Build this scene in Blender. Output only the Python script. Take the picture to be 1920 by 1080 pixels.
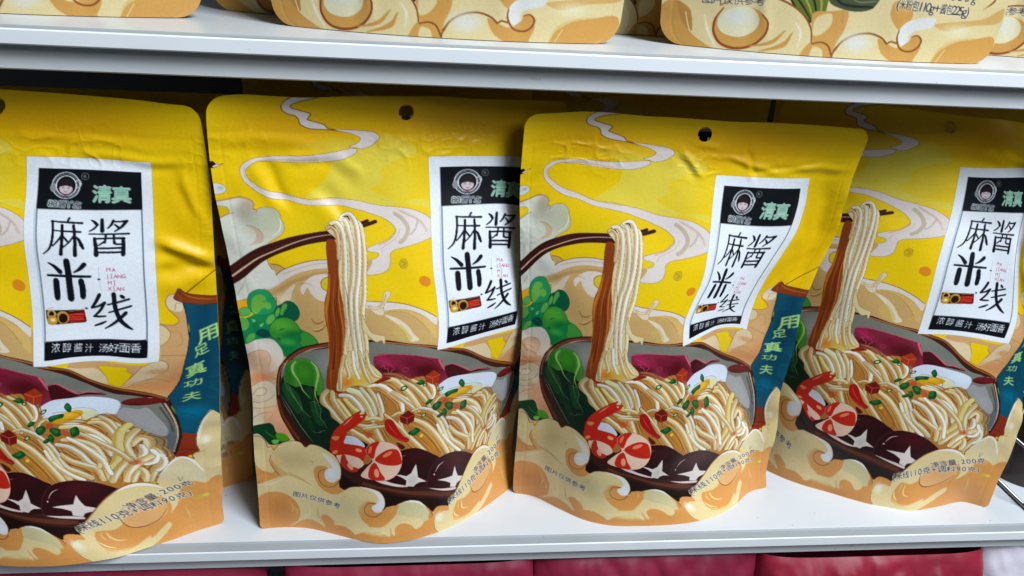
# Supermarket shelf with yellow stand-up noodle pouches - Blender 4.5, everything built in code
import bpy, bmesh, math, json, random
import numpy as np
from mathutils import Matrix, Vector

S = bpy.context.scene
for o in list(bpy.data.objects): bpy.data.objects.remove(o)
COL = S.collection

# ------------------------------------------------------------------ camera
def view_matrix(pitch, yaw, roll, loc):
    p, y, r = map(math.radians, (pitch, yaw, roll))
    fw = Vector((math.sin(y)*math.cos(p), math.cos(y)*math.cos(p), -math.sin(p)))
    rt = Vector((math.cos(y), -math.sin(y), 0)); up = rt.cross(fw)
    rt2 = rt*math.cos(r)+up*math.sin(r); up2 = -rt*math.sin(r)+up*math.cos(r)
    m = Matrix((rt2, up2, -fw)).transposed().to_4x4(); m.translation = loc
    return m
cd = bpy.data.cameras.new('camera'); cam = bpy.data.objects.new('camera', cd); COL.objects.link(cam)
cd.sensor_width = 36; cd.lens = 36*1500/1920; cd.clip_start = .01; cd.clip_end = 60
cam.matrix_world = view_matrix(24, 7.2, 3.6, (0, -.44, .397))
S.camera = cam

# ------------------------------------------------------------------ light: shop ceiling strips over the aisle
w = bpy.data.worlds.new('World'); S.world = w; w.use_nodes = True
w.node_tree.nodes['Background'].inputs[0].default_value = (.82, .90, 1, 1)
w.node_tree.nodes['Background'].inputs[1].default_value = .045
def ceiling_strip(loc, target, sx, sy, power, col):
    l = bpy.data.lights.new('ceiling_strip', 'AREA'); l.shape = 'RECTANGLE'; l.size = sx; l.size_y = sy
    l.energy = power; l.color = col
    o = bpy.data.objects.new('ceiling_strip', l); COL.objects.link(o); o.location = loc
    o.rotation_euler = (Vector(target)-Vector(loc)).to_track_quat('-Z', 'Y').to_euler()
    return o
ceiling_strip((.95, -1.12, 1.85), (.08, .02, .15), .8, 1.0, 74, (.87, .945, 1))
ceiling_strip((1.3, -2.1, 1.6), (.05, .02, .15), 1.6, .6, 18, (.86, .94, 1))
S.view_settings.view_transform = 'Standard'; S.view_settings.look = 'None'
S.view_settings.exposure = -.06; S.view_settings.gamma = 1
S.render.engine = 'CYCLES'
S.cycles.max_bounces = 8; S.cycles.use_denoising = True

# ------------------------------------------------------------------ helpers
def tag(o, label=None, cat=None, group=None, kind=None):
    if label: o['label'] = label
    if cat: o['category'] = cat
    if group: o['group'] = group
    if kind: o['kind'] = kind
    return o
def empty(name, loc, label=None, cat=None, group=None):
    o = bpy.data.objects.new(name, None); COL.objects.link(o); o.location = loc
    o.empty_display_size = .02
    return tag(o, label, cat, group)
def link(name, me, parent=None, mat=None):
    o = bpy.data.objects.new(name, me); COL.objects.link(o)
    if mat: me.materials.clear(); me.materials.append(mat)
    if parent: o.parent = parent
    return o
def mesh_np(name, v, f, smooth=True, col=None):
    """v (n,3), f (m,4) -> mesh, fast"""
    me = bpy.data.meshes.new(name)
    me.vertices.add(len(v)); me.vertices.foreach_set('co', np.ascontiguousarray(v, np.float32).ravel())
    me.loops.add(f.size); me.loops.foreach_set('vertex_index', np.ascontiguousarray(f, np.int32).ravel())
    me.polygons.add(len(f)); me.polygons.foreach_set('loop_start', np.arange(0, f.size, f.shape[1], dtype=np.int32))
    me.polygons.foreach_set('loop_total', np.full(len(f), f.shape[1], np.int32))
    me.polygons.foreach_set('use_smooth', np.full(len(f), smooth, bool))
    me.update(calc_edges=True)
    if col is not None:
        a = me.color_attributes.new('print', 'FLOAT_COLOR', 'POINT')
        c = np.ones((len(v), 4), np.float32); c[:, :3] = col
        a.data.foreach_set('color', c.ravel())
    return me
def grid_faces(nv, nu):
    i = np.arange(nv*nu).reshape(nv, nu)
    return np.stack([i[:-1, :-1], i[1:, :-1], i[1:, 1:], i[:-1, 1:]], -1).reshape(-1, 4)
def subset(v, f, col=None):
    k = np.unique(f); m = np.full(len(v), -1); m[k] = np.arange(len(k))
    return v[k], m[f], (None if col is None else col[k])
def lin(c):
    c = np.asarray(c, float)/255
    return np.where(c <= .04045, c/12.92, ((c+.055)/1.055)**2.4)
def cr_matrix(n, t):
    """Catmull-Rom weights of n evenly spaced values at parameters t in [0, n-1]"""
    t = np.asarray(t, float); i = np.clip(np.floor(t).astype(int), 0, n-2); x = t-i
    M = np.zeros((len(t), n+2)); r = np.arange(len(t))
    for k, wv in enumerate((-.5*x**3+x*x-.5*x, 1.5*x**3-2.5*x*x+1, -1.5*x**3+2*x*x+.5*x, .5*x**3-.5*x*x)):
        M[r, i+k] += wv
    A = np.zeros((n+2, n)); A[1:-1] = np.eye(n)
    A[0, 0], A[0, 1] = 2, -1; A[-1, -1], A[-1, -2] = 2, -1
    return M@A

# ------------------------------------------------------------------ materials (all procedural)
def new_mat(name):
    m = bpy.data.materials.new(name); m.use_nodes = True
    return m, m.node_tree.nodes, m.node_tree.links, m.node_tree.nodes['Principled BSDF']
def film_mat(name, rough=.42, spec=.45, coat=0.0):
    m, n, l, b = new_mat(name)
    a = n.new('ShaderNodeAttribute'); a.attribute_name = 'print'
    tc = n.new('ShaderNodeTexCoord')
    no = n.new('ShaderNodeTexNoise'); no.inputs['Scale'].default_value = 900; no.inputs['Detail'].default_value = 2
    l.new(tc.outputs['Object'], no.inputs['Vector'])
    n2 = n.new('ShaderNodeTexNoise'); n2.inputs['Scale'].default_value = 60; n2.inputs['Detail'].default_value = 4
    l.new(tc.outputs['Object'], n2.inputs['Vector'])
    bu = n.new('ShaderNodeBump'); bu.inputs['Strength'].default_value = .10; bu.inputs['Distance'].default_value = .0015
    l.new(n2.outputs['Fac'], bu.inputs['Height']); l.new(bu.outputs['Normal'], b.inputs['Normal'])
    mr = n.new('ShaderNodeMapRange'); mr.inputs[3].default_value = rough-.06; mr.inputs[4].default_value = rough+.08
    l.new(n2.outputs['Fac'], mr.inputs[0]); l.new(mr.outputs[0], b.inputs['Roughness'])
    # ink dot mottle, a few per cent
    mx = n.new('ShaderNodeMix'); mx.data_type = 'RGBA'; mx.blend_type = 'MULTIPLY'; mx.inputs[0].default_value = 1
    m2 = n.new('ShaderNodeMapRange'); m2.inputs[1].default_value = .3; m2.inputs[2].default_value = .7
    m2.inputs[3].default_value = .95; m2.inputs[4].default_value = 1.05
    l.new(no.outputs['Fac'], m2.inputs[0]); l.new(a.outputs['Color'], mx.inputs[6]); l.new(m2.outputs[0], mx.inputs[7])
    l.new(mx.outputs[2], b.inputs['Base Color'])
    b.inputs['Specular IOR Level'].default_value = spec; b.inputs['Coat Weight'].default_value = coat
    return m
def plain_mat(name, col, rough=.5, metal=0., spec=.5, mottle=.06, scale=40, bump=.0, bscale=30, speck=0.):
    m, n, l, b = new_mat(name)
    tc = n.new('ShaderNodeTexCoord'); no = n.new('ShaderNodeTexNoise')
    no.inputs['Scale'].default_value = scale; no.inputs['Detail'].default_value = 5
    l.new(tc.outputs['Object'], no.inputs['Vector'])
    mr = n.new('ShaderNodeMapRange'); mr.inputs[1].default_value = .3; mr.inputs[2].default_value = .7
    mr.inputs[3].default_value = 1-mottle; mr.inputs[4].default_value = 1+mottle*.3
    l.new(no.outputs['Fac'], mr.inputs[0])
    mx = n.new('ShaderNodeMix'); mx.data_type = 'RGBA'; mx.blend_type = 'MULTIPLY'; mx.inputs[0].default_value = 1
    mx.inputs[6].default_value = (*col, 1); l.new(mr.outputs[0], mx.inputs[7]); last = mx.outputs[2]
    if speck:
        vo = n.new('ShaderNodeTexNoise'); vo.inputs['Scale'].default_value = 210; vo.inputs['Detail'].default_value = 1
        l.new(tc.outputs['Object'], vo.inputs['Vector'])
        r2 = n.new('ShaderNodeMapRange'); r2.inputs[1].default_value = .765; r2.inputs[2].default_value = .80
        r2.inputs[3].default_value = 0; r2.inputs[4].default_value = speck; l.new(vo.outputs['Fac'], r2.inputs[0])
        m3 = n.new('ShaderNodeMix'); m3.data_type = 'RGBA'; l.new(r2.outputs[0], m3.inputs[0])
        l.new(last, m3.inputs[6]); m3.inputs[7].default_value = (.16, .15, .14, 1); last = m3.outputs[2]
    l.new(last, b.inputs['Base Color'])
    r3 = n.new('ShaderNodeMapRange'); r3.inputs[3].default_value = rough-.05; r3.inputs[4].default_value = rough+.1
    l.new(no.outputs['Fac'], r3.inputs[0]); l.new(r3.outputs[0], b.inputs['Roughness'])
    b.inputs['Metallic'].default_value = metal; b.inputs['Specular IOR Level'].default_value = spec
    if bump:
        nb = n.new('ShaderNodeTexNoise'); nb.inputs['Scale'].default_value = bscale; nb.inputs['Detail'].default_value = 4
        nb.inputs['Distortion'].default_value = .8
        l.new(tc.outputs['Object'], nb.inputs['Vector']); bu = n.new('ShaderNodeBump')
        bu.inputs['Strength'].default_value = bump; bu.inputs['Distance'].default_value = .004
        l.new(nb.outputs['Fac'], bu.inputs['Height']); l.new(bu.outputs['Normal'], b.inputs['Normal'])
    return m
FILM = film_mat('printed_film', .36, .38); LABEL = film_mat('printed_label', .38, .34)
GOLD = plain_mat('gold_back_film', (.52, .36, .05), .45, spec=.4)
ENAMEL = plain_mat('white_enamel', (.66, .69, .73), .30, spec=.5, mottle=.09, scale=9, speck=.55)
RAIL = plain_mat('white_rail', (.80, .83, .87), .30, mottle=.04, scale=20, speck=.35)
STRIP = plain_mat('grey_rail_top', (.33, .36, .39), .35, mottle=.06, scale=30, speck=.3)
FACE = plain_mat('grey_enamel', (.66, .69, .72), .40, mottle=.07, scale=18, speck=.25)
DARKMET = plain_mat('dark_metal', (.05, .05, .05), .5, mottle=.2)
WIRE = plain_mat('chrome_wire', (.30, .30, .31), .35, metal=1, mottle=.1)
PINK = plain_mat('crimson_film', (.24, .018, .048), .42, spec=.18, mottle=.25, scale=14, bump=.12, bscale=26)
PINK2 = plain_mat('red_film', (.29, .018, .04), .36, spec=.25, mottle=.25, scale=14, bump=.15, bscale=20)
WHITEBAG = film_mat('white_printed_film', .25, .5)
BROWNBAG = plain_mat('dark_brown_film', (.035, .02, .014), .35, spec=.5, mottle=.3, scale=25, bump=.3)

# ---------------------------------------------------------------- print raster
def catmull(p, closed, n=6):
    p = np.asarray(p, float)
    if len(p) < 3: return p
    if closed: q = np.vstack([p[-1], p, p[0], p[1]])
    else: q = np.vstack([2*p[0]-p[1], p, 2*p[-1]-p[-2]])
    p0, p1, p2, p3 = q[:-3], q[1:-2], q[2:-1], q[3:]
    # centripetal-like: limit tangents by the shorter neighbour
    l1 = np.linalg.norm(p2-p1, axis=1, keepdims=True)+1e-9
    l0 = np.linalg.norm(p1-p0, axis=1, keepdims=True)+1e-9
    l2 = np.linalg.norm(p3-p2, axis=1, keepdims=True)+1e-9
    m1 = (p2-p0)/(l0+l1)*l1; m2 = (p3-p1)/(l1+l2)*l1
    t = (np.arange(n)/n)[None, :, None]
    h = ((2*t**3-3*t**2+1)*p1[:, None]+(t**3-2*t**2+t)*m1[:, None]+(-2*t**3+3*t**2)*p2[:, None]+(t**3-t**2)*m2[:, None])
    out = h.reshape(-1, 2)
    if not closed: out = np.vstack([out, p[-1]])
    return out

class Canvas:
    """A sheet of printed film: colours are held in display values until the end."""
    def __init__(s, w, h, res):
        s.res = res; s.W = int(round(w*res))+1; s.H = int(round(h*res))+1
        s.img = np.zeros((s.H, s.W, 3), np.float32); s.last = None; s.glyphs = {}
    def cover(s, polys):
        SS = 4
        a = np.vstack([np.asarray(p, float) for p in polys])*s.res
        b = np.vstack([np.roll(np.asarray(p, float), -1, axis=0) for p in polys])*s.res
        x0 = max(0, int(np.floor(a[:, 0].min()))-1); x1 = min(s.W-1, int(np.ceil(a[:, 0].max()))+1)
        y0 = max(0, int(np.floor(a[:, 1].min()))-1); y1 = min(s.H-1, int(np.ceil(a[:, 1].max()))+1)
        if x1 < x0 or y1 < y0: return None
        w = x1-x0+1; h = (y1-y0+1)*SS
        sy = lambda y: (y+.5-y0)*SS-.5
        ya, yb = sy(a[:, 1]), sy(b[:, 1])
        lo = np.ceil(np.minimum(ya, yb)).astype(int); hi = np.ceil(np.maximum(ya, yb)).astype(int)
        lo = np.clip(lo, 0, h); hi = np.clip(hi, 0, h); n = hi-lo; k = n > 0
        if not k.any(): return None
        idx = np.repeat(np.nonzero(k)[0], n[k])
        start = np.repeat(np.cumsum(n[k])-n[k], n[k])
        rows = np.arange(len(idx))-start+lo[idx]
        t = (rows-ya[idx])/(yb[idx]-ya[idx])
        xs = a[idx, 0]+(b[idx, 0]-a[idx, 0])*t-x0+.5
        xs = np.clip(xs, 0, w-1e-3); xi = xs.astype(int); fx = xs-xi
        sg = np.where(yb[idx] > ya[idx], 1., -1.)
        acc = np.zeros(h*(w+2))
        f = rows*(w+2)+xi
        acc += np.bincount(f, sg*(1-fx), len(acc)); acc += np.bincount(f+1, sg*fx, len(acc))
        acc = np.minimum(np.abs(np.cumsum(acc.reshape(h, w+2), axis=1)), 1)[:, :w]
        return (y0, x0, acc.reshape(-1, SS, w).mean(1).astype(np.float32))
    def paint(s, m, col, al=1., clip=False):
        if m is None: return
        y, x, c = m; h, w = c.shape
        if clip and s.last is not None:
            full = np.zeros((s.H, s.W), np.float32); ly, lx, lc = s.last
            full[ly:ly+lc.shape[0], lx:lx+lc.shape[1]] = lc
            c = c*full[y:y+h, x:x+w]
        c = (c*al)[..., None]
        r = s.img[y:y+h, x:x+w]
        r += (np.array(col, np.float32)/255-r)*c
    def fill(s, p, col, sm, al):
        p = np.array(p, float).reshape(-1, 2)/10
        m = s.cover([catmull(p, True) if sm else p])
        s.paint(m, col, al/100); s.last = m
    def ribbon(s, p, w, closed, sm):
        p = np.array(p, float).reshape(-1, 2)/10
        n0 = len(p); q = catmull(p, closed) if sm else p
        if closed: q = np.vstack([q, q[0]])
        w = np.array(w, float)/10
        ww = np.interp(np.linspace(0, 1, len(q)), np.linspace(0, 1, len(w)), w) if len(w) > 1 else np.full(len(q), w[0])
        ww = np.maximum(ww, .12)/2
        polys = []
        d = np.diff(q, axis=0); L = np.linalg.norm(d, axis=1); ok = L > 1e-6
        for i in np.nonzero(ok)[0]:
            n = np.array([-d[i, 1], d[i, 0]])/L[i]
            polys.append(np.array([q[i]+n*ww[i], q[i+1]+n*ww[i+1], q[i+1]-n*ww[i+1], q[i]-n*ww[i]])[::-1])
        ang = np.linspace(0, 2*np.pi, 9)[:-1]; circ = np.c_[np.cos(ang), np.sin(ang)]
        for i in range(len(q)):
            if ww[i]*s.res > .35: polys.append(q[i]+circ*ww[i])
        # same orientation for every piece, so that they add up
        out = []
        for g in polys:
            ar = np.sum(g[:, 0]*np.roll(g[:, 1], -1)-np.roll(g[:, 0], -1)*g[:, 1])
            out.append(g if ar > 0 else g[::-1])
        return s.cover(out) if out else None
    def stroke(s, p, col, w, closed, sm, clip, al):
        s.paint(s.ribbon(p, w, closed, sm), col, al/100, clip)
    def blob(s, g, ang, col, al, clip):
        cx, cy, rx, ry = [v/10*s.res for v in g]
        R = 1.5*max(rx, ry)
        x0, x1 = int(max(0, cx-R)), int(min(s.W, cx+R+1)); y0, y1 = int(max(0, cy-R)), int(min(s.H, cy+R+1))
        if x1 <= x0 or y1 <= y0: return
        Y, X = np.mgrid[y0:y1, x0:x1]; t = math.radians(ang)
        a = ((X-cx)*math.cos(t)+(Y-cy)*math.sin(t))/rx; b = (-(X-cx)*math.sin(t)+(Y-cy)*math.cos(t))/ry
        d = a*a+b*b
        m = np.clip(1-d/2.2, 0, 1)**2
        s.paint((y0, x0, m.astype(np.float32)), col, al/100, clip)
    def glyph(s, ch):
        k = ch
        if k not in s.glyphs:
            cu = bpy.data.curves.new('glyph', 'FONT'); cu.body = ch; cu.resolution_u = 3
            ob = bpy.data.objects.new('glyph', cu); bpy.context.scene.collection.objects.link(ob)
            dg = bpy.context.evaluated_depsgraph_get(); me = ob.evaluated_get(dg).to_mesh()
            v = np.zeros(len(me.vertices)*3); me.vertices.foreach_get('co', v); v = v.reshape(-1, 3)[:, :2]
            me.calc_loop_triangles()
            t = np.zeros(len(me.loop_triangles)*3, int); me.loop_triangles.foreach_get('vertices', t)
            t = t.reshape(-1, 3); ob.evaluated_get(dg).to_mesh_clear()
            bpy.data.objects.remove(ob); bpy.data.curves.remove(cu)
            s.glyphs[k] = (v, t)
        return s.glyphs[k]
    def grow(s, m, R):
        y, x, c = m; k = int(math.ceil(R))+1
        y0, x0 = max(0, y-k), max(0, x-k); py, px = y-y0, x-x0
        big = np.zeros((c.shape[0]+2*k, c.shape[1]+2*k), np.float32); big[py:py+c.shape[0], px:px+c.shape[1]] = c
        out = big.copy()
        for dy in range(-k, k+1):
            for dx in range(-k, k+1):
                d = math.hypot(dx, dy)
                if d < R+.5: out = np.maximum(out, np.roll(np.roll(big, dy, 0), dx, 1)*min(1., R+.5-d))
        return (y0, x0, out[:max(0, s.H-y0), :max(0, s.W-x0)])
    def letter(s, ch, cx, cy, w, h, rot, bold):
        v, t = s.glyph(ch)
        if not len(t): return None
        lo, hi = v.min(0), v.max(0)
        if ord(ch) > 0x2e80:
            cc = (lo+hi)/2; sc = np.array([w/max(.86, hi[0]-lo[0]), h/max(.86, hi[1]-lo[1])])
        else:
            cc = np.array([(lo[0]+hi[0])/2, .36]); k = h/.80; gw = max(hi[0]-lo[0], .02)
            sc = np.array([min(k*1.1, max(w*.94/gw, k*.62)), k])
        q = (v-cc)*sc*[1, -1]; r = math.radians(rot)
        q = q@np.array([[math.cos(r), math.sin(r)], [-math.sin(r), math.cos(r)]])+[cx, cy]
        tri = q[t]
        ar = (tri[:, 1, 0]-tri[:, 0, 0])*(tri[:, 2, 1]-tri[:, 0, 1])-(tri[:, 2, 0]-tri[:, 0, 0])*(tri[:, 1, 1]-tri[:, 0, 1])
        tri[ar < 0] = tri[ar < 0][:, ::-1]
        m = s.cover([g for g in tri])
        return s.grow(m, bold*h*s.res) if m is not None and bold*h*s.res > .25 else m
    def line(s, ops):
        ms = [s.letter(*o[1:7], o[10]) for o in ops]
        for o, m in zip(ops, ms):
            if m is not None and o[8]: s.paint(s.grow(m, o[9]*s.res), o[8])
        for o, m in zip(ops, ms): s.paint(m, o[7])
    def strands(s, ops):
        """noodles: broth streaks between them first, then every strand with edge, body, shine and shade"""
        pk = []
        for _, p, w, c, hl, sk in ops:
            q = np.array(p, float).reshape(-1, 2)
            n = np.gradient(q, axis=0); n = n/np.maximum(np.linalg.norm(n, axis=1, keepdims=True), 1e-6)
            pk.append((q, np.c_[n[:, 1], -n[:, 0]]*w, w, c, hl, sk))
        E = 2.2
        for q, o, w, c, hl, sk in pk:
            if not sk: continue
            for k in (-1.05, 1.0): s.stroke(q+o*k, (206, 158, 86), [w*.2, w*.9, w*.7, w*.2], 0, 1, 0, 55)
            for k in (-1.2, 1.25, .8): s.stroke(q+o*k, (116, 62, 24), [w*.05, w*.18, w*.18, w*.05], 0, 1, 0, 70)
        for i, (q, o, w, c, hl, sk) in enumerate(pk):
            d = .9+.14*((i*7) % 5)/4; cc = [min(250, v*d) for v in c]
            s.stroke(q, (116, 68, 30), [w*.72+E, w+E, w+E, w*.76+E], 0, 1, 0, 100)
            s.stroke(q, cc, [w*.68, w, w, w*.72], 0, 1, 0, 100)
            s.stroke(q-o*.30, (188, 140, 74), [w*.06, w*.30, w*.30, w*.06], 0, 1, 0, 70)
            s.stroke(q-o*.05, (206, 172, 110), [0, w*.10, w*.14, 0], 0, 1, 0, 60)
            s.stroke(q+o*.20, hl, [w*.05, w*.26, w*.30, w*.05], 0, 1, 0, 70)
    def run(s, ops):
        i = 0
        while i < len(ops):
            o = ops[i]; k = o[0]
            if k == 'F': s.fill(*o[1:])
            elif k == 'S': s.stroke(*o[1:])
            elif k == 'G': s.blob(*o[1:])
            elif k == 'N':
                j = i
                while j < len(ops) and ops[j][0] in 'NG': j += 1
                s.strands([q for q in ops[i:j] if q[0] == 'N'])
                for q in ops[i:j]:
                    if q[0] == 'G': s.blob(*q[1:])
                i = j-1
            elif k == 'T':
                j = i
                while j < len(ops) and ops[j][0] == 'T': j += 1
                s.line(ops[i:j]); i = j-1
            i += 1

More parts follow.
